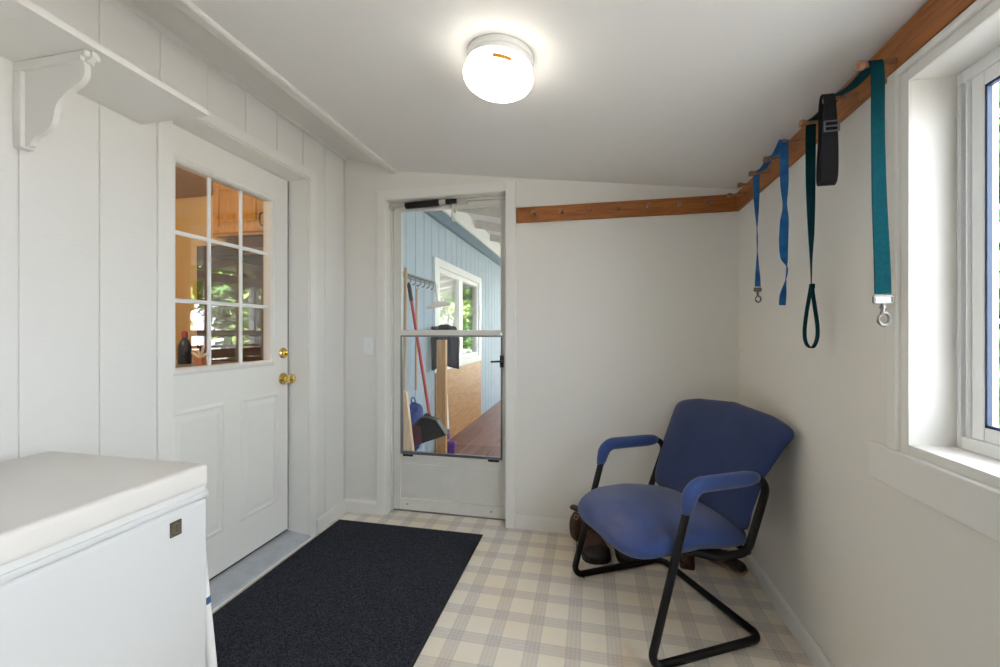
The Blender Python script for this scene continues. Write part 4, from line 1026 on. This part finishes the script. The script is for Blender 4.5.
# ------------------------------------------------------------------ outside: ground and trees
bm = B(); box(bm, -14, 30, -20, 40, -.6, -.5); struct('ground', bm, 'ground')
def tree(x, y, h, r, z0, leaf, label, name='tree', n=8000, seed=1):
    rnd = random.Random(seed)
    t = thing(name, label, 'tree', (x, y, -.5), 0, 'trees beyond the porch')
    b = B(); tube(b, catmull([(x, y, -.5), (x + .05, y - .04, z0 * .6), (x - .04, y + .05, h * .8)], 6), [.14 - .008 * k for k in range(13)], 10); 
    for k in range(6):
        a = k * 1.05 + seed; zz = z0 + (h - z0) * (.1 + .12 * k)
        tube(b, catmull([(x, y, zz), (x + math.cos(a) * r * .4, y + math.sin(a) * r * .4, zz + .3), (x + math.cos(a) * r * .75, y + math.sin(a) * r * .75, zz + .5)], 4), [.05 - .005 * q for q in range(9)], 6)
    obj('trunk', b, 'bark', t, True)
    b = B()
    cl = [(rnd.gauss(0, .38) * r, rnd.gauss(0, .38) * r, z0 + (h - z0) * rnd.uniform(.02, .95)) for _ in range(46)]
    for i in range(n):
        c = rnd.choice(cl); f = 1 - .55 * max(0, (c[2] - z0) / (h - z0) - .4)
        p = Vector((x + c[0] * f + rnd.gauss(0, .22), y + c[1] * f + rnd.gauss(0, .22), c[2] + rnd.gauss(0, .18)))
        e = Euler((rnd.uniform(-1, 1), rnd.uniform(-1, 1), rnd.uniform(0, 6.28))).to_matrix(); s = rnd.uniform(.09, .17)
        q = [bm_v for bm_v in (e @ Vector((-s, 0, 0)), e @ Vector((0, -s * .5, .015)), e @ Vector((s, 0, 0)), e @ Vector((0, s * .5, .015)))]
        b.faces.new([b.verts.new(p + w) for w in q])
    obj('crown', b, leaf, t)
tree(3.0, 4.7, 4.4, 1.1, .1, 'leaf', 'bushy green tree nearest the porch railing, reflected in the door glass', seed=3)
tree(3.7, 8.4, 4.8, 1.15, .1, 'leaf2', 'yellow green tree along the railing beyond the nearest bushy tree', seed=5)
tree(7.4, 14.5, 6.2, 1.9, .1, 'leaf', 'tall dark tree behind the yellow green tree', seed=15)
tree(3.2, 14.0, 5.0, 1.6, .1, 'leaf2', 'light green tree past the end of the porch, reflected in the porch window', seed=21)
tree(2.0, 18.5, 5.2, 1.6, .1, 'leaf', 'rounded green tree straight past the end of the porch', seed=27)
tree(5.0, 23.5, 6.4, 2.1, .1, 'leaf2', 'broad pale green tree behind the trees at the end of the porch', seed=29)
tree(7.2, 19.5, 6.0, 2.0, .1, 'leaf', 'dark green tree farthest away, reflected in the porch window', seed=23)

# ------------------------------------------------------------------ light
wd = bpy.data.worlds.new('World'); SC.world = wd; wd.use_nodes = True
nt = wd.node_tree; bg = nt.nodes['Background']
bg.inputs['Color'].default_value = (.86, .93, 1.0, 1); bg.inputs['Strength'].default_value = 7.5
def lamp(name, kind, loc, energy, col, size=.1, rot=None):
    l = bpy.data.lights.new(name, kind); l.energy = energy; l.color = col
    if kind == 'SUN': l.angle = math.radians(2)
    elif kind == 'AREA': l.size = size
    else: l.shadow_soft_size = size
    o = bpy.data.objects.new(name, l); C.objects.link(o); o.location = loc
    if rot: o.rotation_euler = rot
    return o
o = lamp('sun', 'SUN', (-5, 2, 8), 46.0, (1, .95, .86))
o.rotation_euler = Vector((1.0, .25, -1.1)).to_track_quat('-Z', 'Y').to_euler()
lamp('kitchen_lamp', 'POINT', (-3.0, 1.6, 2.15), 30, (1, .80, .48), .12)

# ------------------------------------------------------------------ camera
cam = bpy.data.cameras.new('camera'); co = bpy.data.objects.new('camera', cam); C.objects.link(co)
cam.sensor_fit = 'HORIZONTAL'; cam.sensor_width = 36; cam.lens = 420 / 1000 * 36; cam.clip_start = .02
cam.shift_y = -2.5 / 1000
co.location = (0, 0, 1.17); co.rotation_euler = (PI / 2, 0, math.atan2(91, 420))
SC.camera = co
SC.view_settings.view_transform = 'Standard'; SC.view_settings.look = 'None'; SC.view_settings.gamma = 1; SC.view_settings.use_curve_mapping = False
SC.view_settings.exposure = .72
SC.cycles.max_bounces = 12; SC.cycles.diffuse_bounces = 6; SC.cycles.transparent_max_bounces = 16; SC.cycles.sample_clamp_indirect = 8
SC.cycles.use_denoising = True
